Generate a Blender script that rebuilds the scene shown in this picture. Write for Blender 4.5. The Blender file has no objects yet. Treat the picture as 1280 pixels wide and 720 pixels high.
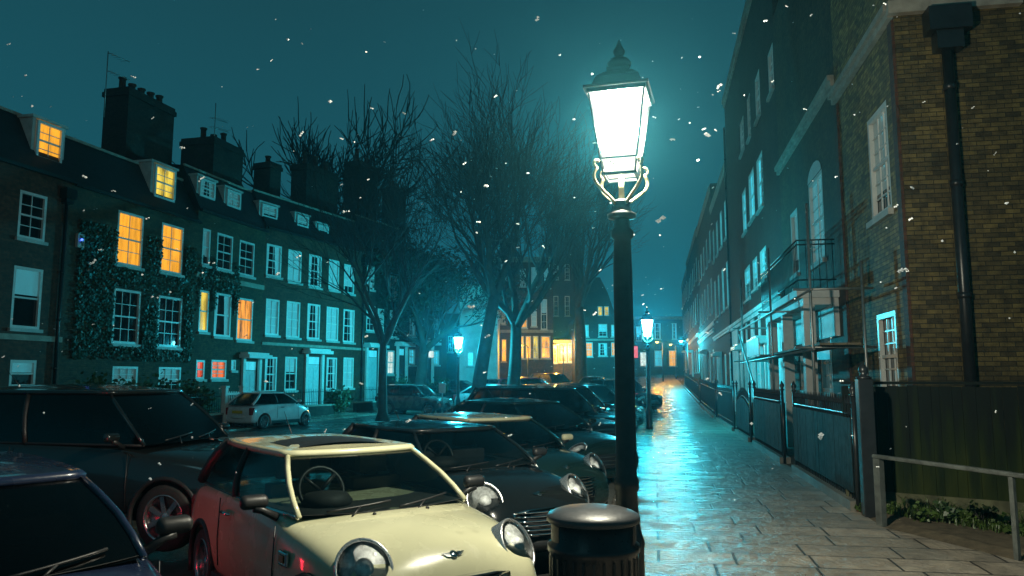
import bpy, bmesh, math, random
from mathutils import Vector, Matrix
R = math.radians
random.seed(7)
scn = bpy.context.scene
col = scn.collection

# ------------------------------------------------------------------ camera
CAMZ = 1.75
F = 960.0
HOR = 474.0
PITCH = math.atan((HOR - 360) / F)
cam = bpy.data.cameras.new('camera')
cam.lens = 36 * F / 1280
cam.sensor_width = 36
cam.clip_end = 2000
cam.clip_start = 0.05
co = bpy.data.objects.new('camera', cam)
co.location = (0, 0, CAMZ)
co.rotation_euler = (R(90) + PITCH, 0, 0)
col.objects.link(co)
scn.camera = co

FW = Vector((0, math.cos(PITCH), math.sin(PITCH)))
UP = Vector((0, -math.sin(PITCH), math.cos(PITCH)))
def ray(px, py):
    return Vector(((px - 640) / F, 0, 0)) + UP * ((360 - py) / F) + FW
def at_y(px, py, Y):
    d = ray(px, py); t = Y / d.y
    return Vector((d.x * t, Y, CAMZ + d.z * t))
def g(Y):                       # the street climbs gently in the distance
    if Y < 30: return 0.0
    t = Y - 30
    return 0.032 * (t * t / 30 if t < 15 else t - 7.5)
ROAD = -0.18

# ------------------------------------------------------------------ object helpers
def tag(o, label=None, cat=None, group=None, kind=None):
    if label: o['label'] = label
    if cat: o['category'] = cat
    if group: o['group'] = group
    if kind: o['kind'] = kind
    return o
def empty(name, loc, rz=0.0):
    o = bpy.data.objects.new(name, None)
    o.location = loc; o.rotation_euler = (0, 0, rz)
    o.empty_display_size = 0.1
    col.objects.link(o)
    return o
def kids(o): return list(o.children)
def dup(o, parent=None):
    c = o.copy(); col.objects.link(c)
    c.parent = parent
    for ch in kids(o):
        dup(ch, c)
    return c

class MB:
    def __init__(s): s.v = []; s.f = []; s.sm = []
    def add(s, vs, fs, smooth=False):
        b = len(s.v); s.v += [tuple(v) for v in vs]
        for f in fs: s.f.append(tuple(b + i for i in f)); s.sm.append(smooth)
    def quad(s, a, b, c, d): s.add([a, b, c, d], [(0, 1, 2, 3)])
    def box(s, x0, x1, y0, y1, z0, z1, M=None):
        vs = [Vector(p) for p in ((x0,y0,z0),(x1,y0,z0),(x1,y1,z0),(x0,y1,z0),(x0,y0,z1),(x1,y0,z1),(x1,y1,z1),(x0,y1,z1))]
        if M: vs = [M @ v for v in vs]
        s.add(vs, [(0,3,2,1),(4,5,6,7),(0,1,5,4),(1,2,6,5),(2,3,7,6),(3,0,4,7)])
    def tube(s, pts, rad, n=8, cap=True, smooth=True):
        pts = [Vector(p) for p in pts]
        if not isinstance(rad, (list, tuple)): rad = [rad] * len(pts)
        vs = []; fs = []
        prev = None
        for i, p in enumerate(pts):
            t = (pts[min(i+1, len(pts)-1)] - pts[max(i-1, 0)])
            if t.length < 1e-9: t = Vector((0,0,1))
            t.normalize()
            if prev is None:
                a = Vector((0,0,1)) if abs(t.z) < .9 else Vector((1,0,0))
                u = t.cross(a).normalized()
            else:
                u = prev - t * prev.dot(t)
                u = u.normalized() if u.length > 1e-6 else t.orthogonal().normalized()
            prev = u; w = t.cross(u)
            for k in range(n):
                an = 2*math.pi*k/n
                vs.append(p + (u*math.cos(an) + w*math.sin(an)) * rad[i])
        for i in range(len(pts)-1):
            for k in range(n):
                a = i*n+k; b = i*n+(k+1) % n
                fs.append((a, b, b+n, a+n))
        if cap:
            fs.append(tuple(range(n-1, -1, -1))); fs.append(tuple((len(pts)-1)*n+k for k in range(n)))
        s.add(vs, fs, smooth)
    def lathe(s, prof, n=24, c=(0,0,0), axis='z', smooth=True, cap=True):
        vs = []; fs = []
        for r, h in prof:
            for k in range(n):
                a = 2*math.pi*k/n
                x, y = r*math.cos(a), r*math.sin(a)
                v = (x, y, h) if axis == 'z' else (x, h, y)
                vs.append((v[0]+c[0], v[1]+c[1], v[2]+c[2]))
        for i in range(len(prof)-1):
            for k in range(n):
                a = i*n+k; b = i*n+(k+1) % n
                fs.append((a, b, b+n, a+n))
        if cap:
            fs.append(tuple(range(n-1, -1, -1))); fs.append(tuple((len(prof)-1)*n+k for k in range(n)))
        s.add(vs, fs, smooth)
    def prism(s, poly, z0, z1, M=None):
        n = len(poly)
        vs = [Vector((x, y, z0)) for x, y in poly] + [Vector((x, y, z1)) for x, y in poly]
        if M: vs = [M @ v for v in vs]
        s.add(vs, [tuple(range(n-1, -1, -1)), tuple(range(n, 2*n))] + [(i, (i+1) % n, n+(i+1) % n, n+i) for i in range(n)])
    def grid(s, rows, smooth=True, closed=False):
        n = len(rows[0]); vs = [p for r in rows for p in r]; fs = []
        for i in range(len(rows)-1):
            for k in range(n if closed else n-1):
                a = i*n+k; b = i*n+(k+1) % n
                fs.append((a, b, b+n, a+n))
        s.add(vs, fs, smooth)
    def build(s, name, m, parent=None, fixn=False, loc=None, bevel=0, sub=0):
        me = bpy.data.meshes.new(name)
        me.from_pydata(s.v, [], s.f)
        me.polygons.foreach_set('use_smooth', s.sm)
        if fixn:
            bm = bmesh.new(); bm.from_mesh(me); bmesh.ops.recalc_face_normals(bm, faces=bm.faces); bm.to_mesh(me); bm.free()
        me.materials.append(m)
        o = bpy.data.objects.new(name, me); col.objects.link(o)
        if parent: o.parent = parent
        if loc: o.location = loc
        if bevel:
            b = o.modifiers.new('bevel', 'BEVEL'); b.width = bevel; b.segments = 2; b.limit_method = 'ANGLE'
        if sub:
            b = o.modifiers.new('sub', 'SUBSURF'); b.levels = sub; b.render_levels = sub
        return o

# ------------------------------------------------------------------ materials
def nt(name):
    m = bpy.data.materials.new(name); m.use_nodes = True
    t = m.node_tree; b = t.nodes['Principled BSDF']
    return m, t, b
def N(t, typ, **kw):
    n = t.nodes.new(typ)
    for k, v in kw.items():
        if k in n.inputs.keys() if hasattr(n.inputs, 'keys') else False: n.inputs[k].default_value = v
        else: setattr(n, k, v)
    return n
def ramp(t, fac, stops):
    r = t.nodes.new('ShaderNodeValToRGB')
    e = r.color_ramp.elements
    while len(e) < len(stops): e.new(.5)
    for i, (p, c) in enumerate(stops):
        e[i].position = p; e[i].color = (*c, 1) if len(c) == 3 else c
    t.links.new(fac, r.inputs[0]); return r.outputs[0]
def noise(t, scale, detail=4, vec=None, rough=.55):
    n = t.nodes.new('ShaderNodeTexNoise'); n.inputs['Scale'].default_value = scale
    n.inputs['Detail'].default_value = detail; n.inputs['Roughness'].default_value = rough
    if vec is not None: t.links.new(vec, n.inputs['Vector'])
    return n.outputs['Fac']
def objco(t): return t.nodes.new('ShaderNodeTexCoord').outputs['Object']
def bump(t, b, h, strength, dist=.01):
    n = t.nodes.new('ShaderNodeBump'); n.inputs['Strength'].default_value = strength; n.inputs['Distance'].default_value = dist
    t.links.new(h, n.inputs['Height']); t.links.new(n.outputs[0], b.inputs['Normal'])
def dark(c, k): return tuple(x*k for x in c)
def simple(name, c, rough=.5, metal=0, var=.3, scale=6, coat=0, bmp=0, spec=.5):
    m, t, b = nt(name)
    o = objco(t)
    f = noise(t, scale, 5, o)
    t.links.new(ramp(t, f, [(.3, dark(c, 1-var)), (.7, dark(c, 1+var*.6))]), b.inputs['Base Color'])
    b.inputs['Roughness'].default_value = rough; b.inputs['Metallic'].default_value = metal
    b.inputs['Coat Weight'].default_value = coat; b.inputs['Coat Roughness'].default_value = .04
    b.inputs['Specular IOR Level'].default_value = spec
    r = t.nodes.new('ShaderNodeMapRange'); r.inputs['To Min'].default_value = max(.02, rough*.7); r.inputs['To Max'].default_value = min(1, rough*1.3)
    t.links.new(noise(t, scale*3, 4, o), r.inputs['Value']); t.links.new(r.outputs[0], b.inputs['Roughness'])
    if bmp: bump(t, b, noise(t, scale*8, 4, o), bmp, .004)
    return m
def brick(name, c1, c2, mortar, bump_s=.6, rough=.75, stain=(.02, .03, .02)):
    m, t, b = nt(name)
    o = objco(t)
    sp = t.nodes.new('ShaderNodeSeparateXYZ'); t.links.new(o, sp.inputs[0])
    ad = t.nodes.new('ShaderNodeMath'); t.links.new(sp.outputs[0], ad.inputs[0]); t.links.new(sp.outputs[1], ad.inputs[1])
    cb = t.nodes.new('ShaderNodeCombineXYZ'); t.links.new(ad.outputs[0], cb.inputs[0]); t.links.new(sp.outputs[2], cb.inputs[1])
    br = t.nodes.new('ShaderNodeTexBrick')
    t.links.new(cb.outputs[0], br.inputs['Vector'])
    br.inputs['Scale'].default_value = 1; br.inputs['Brick Width'].default_value = .225; br.inputs['Row Height'].default_value = .075
    br.inputs['Mortar Size'].default_value = .006; br.inputs['Mortar Smooth'].default_value = .3; br.inputs['Bias'].default_value = -.1
    br.inputs['Color1'].default_value = (*c1, 1); br.inputs['Color2'].default_value = (*c2, 1); br.inputs['Mortar'].default_value = (*mortar, 1)
    f = noise(t, .8, 6, o, .65)
    mx = t.nodes.new('ShaderNodeMix'); mx.data_type = 'RGBA'; mx.blend_type = 'MULTIPLY'; mx.inputs[0].default_value = .85
    t.links.new(br.outputs['Color'], mx.inputs[6]); t.links.new(ramp(t, f, [(.3, (.35,.38,.36)), (.7, (1.15,1.1,1.0))]), mx.inputs[7])
    f2 = noise(t, 7, 4, cb.outputs[0])
    mx2 = t.nodes.new('ShaderNodeMix'); mx2.data_type = 'RGBA'; mx2.blend_type = 'MULTIPLY'; mx2.inputs[0].default_value = .7
    t.links.new(mx.outputs[2], mx2.inputs[6]); t.links.new(ramp(t, f2, [(.32, (.35,.33,.33)), (.68, (1.3,1.25,1.15))]), mx2.inputs[7])
    t.links.new(mx2.outputs[2], b.inputs['Base Color'])
    b.inputs['Roughness'].default_value = rough
    ad2 = t.nodes.new('ShaderNodeMath'); ad2.operation = 'MULTIPLY_ADD'; ad2.inputs[1].default_value = -1; 
    t.links.new(br.outputs['Fac'], ad2.inputs[0]); t.links.new(noise(t, 40, 4, o), ad2.inputs[2])
    bump(t, b, ad2.outputs[0], bump_s, .012)
    return m
def emit(name, c, s, folds=True, sample=False, scale=9, low=.35):
    m, t, b = nt(name)
    o = objco(t)
    b.inputs['Base Color'].default_value = (.05,.05,.05,1); b.inputs['Roughness'].default_value = .2
    if folds:
        mp = t.nodes.new('ShaderNodeMapping'); mp.inputs['Scale'].default_value = (scale, scale, .9); t.links.new(o, mp.inputs[0])
        f = noise(t, 1, 5, mp.outputs[0])
        cc = ramp(t, f, [(.3, dark(c, low)), (.62, c)])
        t.links.new(cc, b.inputs['Emission Color'])
    else: b.inputs['Emission Color'].default_value = (*c, 1)
    b.inputs['Emission Strength'].default_value = s
    m.cycles.emission_sampling = 'FRONT_BACK' if sample else 'NONE'
    return m
def glassy(name, tint=(.5,.6,.6), rough=.03, refl=1.0):
    m, t, b = nt(name)
    t.nodes.remove(b); out = t.nodes['Material Output']
    tr = t.nodes.new('ShaderNodeBsdfTransparent'); tr.inputs[0].default_value = (*tint, 1)
    gl = t.nodes.new('ShaderNodeBsdfGlossy'); gl.inputs['Roughness'].default_value = rough; gl.inputs[0].default_value = (refl,)*3+(1,)
    fr = t.nodes.new('ShaderNodeFresnel'); fr.inputs[0].default_value = 1.5
    bp = t.nodes.new('ShaderNodeBump'); bp.inputs['Strength'].default_value = .08; bp.inputs['Distance'].default_value = .01
    t.links.new(noise(t, 30, 3, objco(t)), bp.inputs['Height']); t.links.new(bp.outputs[0], gl.inputs['Normal'])
    mx = t.nodes.new('ShaderNodeMixShader')
    t.links.new(fr.outputs[0], mx.inputs[0]); t.links.new(tr.outputs[0], mx.inputs[1]); t.links.new(gl.outputs[0], mx.inputs[2])
    t.links.new(mx.outputs[0], out.inputs[0])
    return m
def paint(name, c, rough=.18, flake=0.0, metal=0.0):
    m, t, b = nt(name)
    o = objco(t)
    f = noise(t, 2.2, 5, o)
    t.links.new(ramp(t, f, [(.3, dark(c, .86)), (.7, c)]), b.inputs['Base Color'])
    b.inputs['Metallic'].default_value = metal
    b.inputs['Coat Weight'].default_value = .8; b.inputs['Coat Roughness'].default_value = .06
    # drizzle beads and road film
    v = t.nodes.new('ShaderNodeTexVoronoi'); v.inputs['Scale'].default_value = 90; t.links.new(o, v.inputs['Vector'])
    dr = ramp(t, v.outputs['Distance'], [(.0, (1,1,1)), (.28, (0,0,0))])
    mul = t.nodes.new('ShaderNodeMath'); mul.operation = 'MULTIPLY'
    t.links.new(dr, mul.inputs[0]); t.links.new(ramp(t, noise(t, 5, 3, o), [(.45, (0,0,0)), (.6, (1,1,1))]), mul.inputs[1])
    bump(t, b, mul.outputs[0], .3, .004)
    t.links.new(ramp(t, noise(t, 3.5, 6, o), [(.3, (rough*.7,)*3), (.75, (min(1, rough*2.2),)*3)]), b.inputs['Roughness'])
    return m

def stone(name):
    m, t, b = nt(name)
    o = objco(t)
    br = t.nodes.new('ShaderNodeTexBrick'); t.links.new(o, br.inputs['Vector'])
    wob = t.nodes.new('ShaderNodeMix'); wob.data_type = 'VECTOR'; 
    br.inputs['Scale'].default_value = 1; br.inputs['Brick Width'].default_value = .92; br.inputs['Row Height'].default_value = .52
    br.inputs['Mortar Size'].default_value = .015; br.inputs['Mortar Smooth'].default_value = .5; br.offset = .43; br.squash = .8; br.squash_frequency = 3
    br.inputs['Color1'].default_value = (.36,.31,.255,1); br.inputs['Color2'].default_value = (.24,.215,.18,1); br.inputs['Mortar'].default_value = (.06,.055,.05,1)
    mx = t.nodes.new('ShaderNodeMix'); mx.data_type = 'RGBA'; mx.blend_type = 'MULTIPLY'; mx.inputs[0].default_value = .8
    t.links.new(br.outputs['Color'], mx.inputs[6]); t.links.new(ramp(t, noise(t, 3.5, 7, o, .65), [(.3, (.45,.45,.45)), (.7, (1.2,1.15,1.05))]), mx.inputs[7])
    t.links.new(mx.outputs[2], b.inputs['Base Color'])
    # wet film: patches of standing damp, drier towards the wall
    sp = t.nodes.new('ShaderNodeSeparateXYZ'); t.links.new(o, sp.inputs[0])
    mr = t.nodes.new('ShaderNodeMapRange'); t.links.new(sp.outputs[0], mr.inputs['Value'])
    mr.inputs['From Min'].default_value = .2; mr.inputs['From Max'].default_value = 2.2; mr.inputs['To Min'].default_value = -.05; mr.inputs['To Max'].default_value = .26
    ad = t.nodes.new('ShaderNodeMath'); t.links.new(mr.outputs[0], ad.inputs[0])
    t.links.new(ramp(t, noise(t, 1.7, 6, o, .6), [(.35, (.13,)*3), (.7, (.42,)*3)]), ad.inputs[1])
    t.links.new(ad.outputs[0], b.inputs['Roughness'])
    b.inputs['Specular IOR Level'].default_value = .55
    m1 = t.nodes.new('ShaderNodeMath'); m1.operation = 'MULTIPLY_ADD'; m1.inputs[1].default_value = -1.0
    t.links.new(br.outputs['Fac'], m1.inputs[0])
    n1 = t.nodes.new('ShaderNodeMath'); n1.operation = 'MULTIPLY_ADD'; n1.inputs[1].default_value = 1.0
    t.links.new(noise(t, 14, 5, o, .6), n1.inputs[0]); 
    n2 = t.nodes.new('ShaderNodeMath'); n2.operation = 'MULTIPLY'; n2.inputs[1].default_value = 1.6; t.links.new(noise(t, 3.2, 2, o), n2.inputs[0])
    t.links.new(n2.outputs[0], n1.inputs[2])
    t.links.new(n1.outputs[0], m1.inputs[2])
    bump(t, b, m1.outputs[0], 1.0, .030)
    return m
def asphalt(name):
    m, t, b = nt(name)
    o = objco(t)
    t.links.new(ramp(t, noise(t, 1.2, 7, o, .7), [(.3, (.022,.022,.022)), (.7, (.055,.055,.052))]), b.inputs['Base Color'])
    t.links.new(ramp(t, noise(t, .7, 5, o), [(.35, (.16,)*3), (.65, (.55,)*3)]), b.inputs['Roughness'])
    bump(t, b, noise(t, 60, 4, o), .4, .006)
    return m

M = {}
M['brick_red'] = brick('red_brick', (.15,.06,.035), (.085,.04,.026), (.07,.06,.05))
M['brick_brown'] = brick('brown_brick', (.12,.075,.038), (.06,.04,.025), (.05,.045,.032))
M['brick_yellow'] = brick('stock_brick', (.42,.285,.10), (.14,.085,.04), (.09,.075,.045), 1.0)
M['brick_dimmed'] = brick('dimmed_stock_brick', (.20,.15,.052), (.055,.042,.02), (.035,.032,.02), 1.0)  # stock brick darkened in colour to offset the near lamp's strong light
M['brick_dark'] = brick('dark_brick', (.06,.042,.034), (.04,.028,.024), (.035,.03,.028))
M['slate'] = simple('roof_slate', (.018,.018,.021), .5, var=.4, scale=5, bmp=.3)
M['stucco'] = simple('white_stucco', (.78,.78,.74), .6, var=.22, scale=2, bmp=.15)
M['white'] = simple('white_gloss_paint', (.72,.72,.68), .35, var=.12, scale=4)
M['offwhite'] = simple('worn_white_paint', (.5,.5,.46), .5, var=.25, scale=3)
M['stone'] = simple('pale_stone', (.34,.31,.25), .7, var=.3, scale=4, bmp=.3)
M['kerb'] = simple('granite_kerb', (.2,.19,.16), .4, var=.35, scale=3, bmp=.4)
M['iron'] = simple('black_iron', (.018,.02,.022), .32, var=.3, scale=8, bmp=.15)
M['lampiron'] = simple('lamp_post_paint', (.02,.022,.024), .38, var=.3, scale=14, bmp=.12)
M['brass'] = simple('pale_gilt_paint', (.55,.47,.28), .3, .3, var=.2)
M['steel'] = simple('galvanised_steel', (.42,.42,.40), .42, .85, var=.25, scale=12)
M['chrome'] = simple('chrome', (.75,.75,.75), .08, 1, var=.08)
M['glassdark'] = simple('dark_window_glass', (.012,.016,.018), .04, var=.3, scale=2, spec=.8)
M['blind'] = emit('glowing_pale_blind', (.07,.44,.53), 0.34, True, scale=5, low=.75)  # the blinds glow by themselves, in place of cyan lamplight falling on them
M['blindcy'] = emit('glowing_cyan_blind', (.05,.62,.80), 0.85, True, scale=5, low=.5)
M['blinddim'] = emit('dim_glowing_blind', (.20,.42,.42), 0.1, True, scale=5, low=.7)
for k in ('blind','blindcy','blinddim'):
    M[k].node_tree.nodes['Principled BSDF'].inputs['Base Color'].default_value = (.42,.46,.45,1)
M['lit'] = emit('warm_lit_curtain', (1.0,.42,.025), 1.25, True, scale=7, low=.55)
M['lityellow'] = emit('yellow_lit_room', (1.0,.72,.08), 1.1, True, scale=3, low=.15)
M['litfire'] = emit('orange_lit_room', (1.0,.36,.03), 1.3, True, scale=6, low=.05)
M['litred'] = emit('red_lit_room', (1.0,.10,.03), .9, True, scale=5, low=.3)
M['litorange'] = emit('orange_red_lit_room', (1.0,.17,.02), 1.1, True, scale=5, low=.5)
M['shoplit'] = emit('amber_shop_light', (1.0,.36,.02), 2.6, True, scale=2.2, low=.12)
M['litwhite'] = emit('white_lit_hall', (.85,1.0,.9), 1.1, True, scale=2, low=.4)
M['haloblue'] = emit('blue_alarm_light', (.05,.1,1.0), 6, False)
def lampglass(name, c, s_):
    m, t, b = nt(name); t.nodes.remove(b)
    e = t.nodes.new('ShaderNodeEmission'); e.inputs[0].default_value = (*c, 1); e.inputs[1].default_value = s_
    tr = t.nodes.new('ShaderNodeBsdfTransparent'); mx = t.nodes.new('ShaderNodeMixShader'); mx.inputs[0].default_value = .5
    t.links.new(tr.outputs[0], mx.inputs[1]); t.links.new(e.outputs[0], mx.inputs[2]); t.links.new(mx.outputs[0], t.nodes['Material Output'].inputs[0])
    m.cycles.emission_sampling = 'NONE'
    return m
M['lampglass'] = lampglass('gas_lamp_glass', (1.0,.93,.72), 2.6)
M['lampcyan'] = lampglass('cyan_lamp_glass', (.45,.95,1.0), 26)
M['lampcyanfar'] = lampglass('far_cyan_lamp_glass', (.35,.95,1.0), 22)
M['lampamber'] = lampglass('amber_lamp_glass', (1.0,.62,.12), 9)
LIGHTC = {'lampglass': (1.0,.95,.74), 'lampcyan': (.03,.78,1.0), 'lampcyanfar': (.03,.78,1.0), 'lampamber': (1.0,.46,.04)}
def bulb(parent, loc, key, watts, r=.07):
    l = bpy.data.lights.new('bulb', 'POINT'); l.energy = watts; l.color = LIGHTC[key]; l.shadow_soft_size = r
    o = bpy.data.objects.new('bulb', l); o.location = loc; o.parent = parent; col.objects.link(o)
M['redsign'] = emit('red_sign_light', (1.0,.13,.17), .9, False)
M['tail'] = emit('lit_tail_light', (1.0,.02,.05), 34, False, True)
M['tailfar'] = emit('distant_tail_light', (1.0,.02,.05), 14, False, False)
M['tailoff'] = simple('tail_light_glass', (.25,.01,.01), .15, var=.2, coat=.5)
M['amber'] = simple('amber_indicator', (.6,.14,.01), .15, var=.2, coat=.5)
M['headlens'] = simple('headlamp_lens', (.95,.96,.96), .35, .1, var=.5, scale=24, coat=1, bmp=1.0)
M['cargl'] = glassy('car_glass', (.42,.5,.5), .12)
M['cargldark'] = glassy('tinted_car_glass', (.08,.09,.09), .16)
M['lampring'] = simple('satin_chrome', (.8,.8,.8), .28, .9, var=.08)
M['clear'] = glassy('clear_lamp_glass', (.93,.95,.95), .03)
M['tyre'] = simple('tyre_rubber', (.016,.016,.016), .7, var=.3, scale=14, bmp=.3)
M['rim'] = simple('alloy', (.42,.42,.43), .25, .9, var=.2)
M['trim'] = simple('black_plastic', (.017,.017,.018), .45, var=.3, scale=9, bmp=.1)
M['inside'] = simple('cabin_trim', (.03,.03,.03), .7, var=.3)
M['seat'] = simple('seat_cloth', (.05,.05,.055), .85, var=.3, bmp=.2)
M['cream'] = paint('cream_car_paint', (.66,.64,.42))
M['black'] = paint('black_car_paint', (.010,.013,.014), .12)
M['navy'] = paint('dark_blue_car_paint', (.014,.024,.06), .2)
M['darkgreen'] = paint('dark_green_car_paint', (.009,.03,.03), .14)
M['grey'] = paint('grey_car_paint', (.13,.13,.125), .2, metal=.4)
M['silver'] = paint('silver_car_paint', (.35,.36,.37), .25, metal=.6)
M['whitecar'] = paint('white_car_paint', (.75,.76,.76))
M['redcar'] = paint('red_car_paint', (.35,.012,.03))
M['plate'] = simple('yellow_plate', (.75,.5,.03), .35, var=.1)
M['platew'] = simple('white_plate', (.75,.75,.72), .35, var=.1)
M['bark'] = simple('wet_bark', (.05,.045,.036), .75, var=.5, scale=3, bmp=.8)
M['twig'] = simple('twig_bark', (.035,.032,.03), .8, var=.3)
M['leaf'] = simple('ivy_leaf', (.020,.036,.011), .45, var=.5, scale=.7)
M['leafb'] = simple('shrub_leaf', (.045,.085,.028), .5, var=.5, scale=1.1)
M['evergreen'] = simple('evergreen_leaf', (.018,.035,.02), .6, var=.5, scale=.6)
M['weed'] = simple('weed_leaf', (.06,.105,.018), .5, var=.5, scale=4)
M['soil'] = simple('soil_and_litter', (.10,.078,.048), .85, var=.5, scale=9, bmp=.8)
M['paving'] = stone('york_stone_paving')
M['asphalt'] = asphalt('wet_asphalt')
m, t, b = nt('dark_boards_with_algae'); o_ = objco(t)
sp_ = t.nodes.new('ShaderNodeSeparateXYZ'); t.links.new(o_, sp_.inputs[0])
mp_ = t.nodes.new('ShaderNodeMapping'); mp_.inputs['Scale'].default_value = (9, 9, .8); t.links.new(o_, mp_.inputs[0])
a_ = t.nodes.new('ShaderNodeMath'); a_.operation = 'MULTIPLY_ADD'; a_.inputs[1].default_value = 1.1; t.links.new(noise(t, 1, 5, mp_.outputs[0]), a_.inputs[0])
b_ = t.nodes.new('ShaderNodeMath'); b_.operation = 'MULTIPLY'; b_.inputs[1].default_value = -.36; t.links.new(sp_.outputs[2], b_.inputs[0]); t.links.new(b_.outputs[0], a_.inputs[2])
t.links.new(ramp(t, a_.outputs[0], [(.05, (.006,.010,.009)), (.28, (.012,.021,.008)), (.55, (.030,.040,.010))]), b.inputs['Base Color'])
b.inputs['Roughness'].default_value = .75; b.inputs['Specular IOR Level'].default_value = .12; bump(t, b, noise(t, 1, 5, mp_.outputs[0]), .4, .01); M['boards'] = m
M['mosswood'] = simple('mossy_wood', (.10,.10,.05), .8, var=.5, scale=5, bmp=.5)
M['hoard'] = simple('dark_teal_hoarding', (.014,.024,.027), .7, var=.4, scale=3, bmp=.3, spec=.15)
M['scafboard'] = simple('scaffold_board', (.20,.16,.10), .8, var=.4, scale=6, bmp=.4)
M['railgrey'] = simple('weathered_grey_rail', (.10,.11,.10), .55, var=.5, scale=9, bmp=.5)
M['litter'] = simple('dead_leaf', (.16,.09,.035), .7, var=.5, scale=3)
M['cone'] = simple('orange_cone_plastic', (.7,.09,.015), .5, var=.15)
M['binplastic'] = simple('black_bin_plastic', (.02,.02,.024), .3, var=.35, scale=10, bmp=.2)
M['binlid'] = simple('grey_bin_lid', (.045,.05,.055), .4, var=.35, scale=8, bmp=.3)
M['doorpaint'] = simple('pale_door_paint', (.62,.66,.66), .35, var=.15)
M['doordark'] = simple('dark_door_paint', (.03,.045,.05), .25, var=.2)
m, t, b = nt('fallen_snowflake'); b.inputs['Base Color'].default_value = (.95,.96,.97,1); b.inputs['Roughness'].default_value = .6
tl_ = t.nodes.new('ShaderNodeBsdfTranslucent'); tl_.inputs[0].default_value = (.95,.96,.97,1); mx_ = t.nodes.new('ShaderNodeMixShader'); mx_.inputs[0].default_value = .5
t.links.new(b.outputs[0], mx_.inputs[1]); t.links.new(tl_.outputs[0], mx_.inputs[2]); t.links.new(mx_.outputs[0], t.nodes['Material Output'].inputs[0]); M['snow'] = m

# ------------------------------------------------------------------ street frame: local x = across the pavement, y = along it
AZ = math.atan2(.1814, .9834)
U = Vector((math.sin(AZ), math.cos(AZ), 0)); NR = Vector((math.cos(AZ), -math.sin(AZ), 0))
def st(n, t, z=0.0):
    p = U*t + NR*n
    return Vector((p.x, p.y, z + g(p.y)))
def strip(name, m, pts_fn, ts, kind='structure', thick=0):
    """pts_fn(t) -> list of (n, z) across; a sheet along the street, in street coordinates"""
    mb = MB(); rows = []
    for t in ts:
        rows.append([(n, t, z + g((U*t+NR*n).y)) for n, z in pts_fn(t)])
    mb.grid(rows, smooth=False)
    o = mb.build(name, m)
    o.rotation_euler = (0, 0, -AZ)
    tag(o, kind=kind)
    return o
TS = [-8 + 2*i for i in range(66)]
def edge_n(t):                                  # pavement edge by the fence; it widens near the camera
    if t > 10.0: return 2.62
    if t < 5: return 5.1
    return 2.62 + (10.0 - t) * .5
mb = MB()
ys = [-40 + 5*i for i in range(46)]
mb.grid([[(x, y, ROAD - .012 + g(y)) for x in (-150, -60, -20, 0, 20, 60, 150)] for y in ys], smooth=False)
tag(mb.build('ground', M['asphalt']), kind='structure')
strip('road', M['asphalt'], lambda t: [(-26, ROAD), (-13, ROAD+.03), (-.80, ROAD)], TS)
strip('pavement', M['paving'], lambda t: [(-.64, -.005), (.5, .004), (edge_n(t), .012)], [-8 + i for i in range(132)])
strip('kerb', M['kerb'], lambda t: [(-.80, ROAD-.05), (-.80, -.022), (-.785, -.002), (-.643, .0)], TS)
strip('front_area', M['soil'], lambda t: [(edge_n(t), -.005), (edge_n(t)+.25, .05), (4.3 if t > 13 else 9.0, .02)], [-8 + i for i in range(132)])

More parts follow.
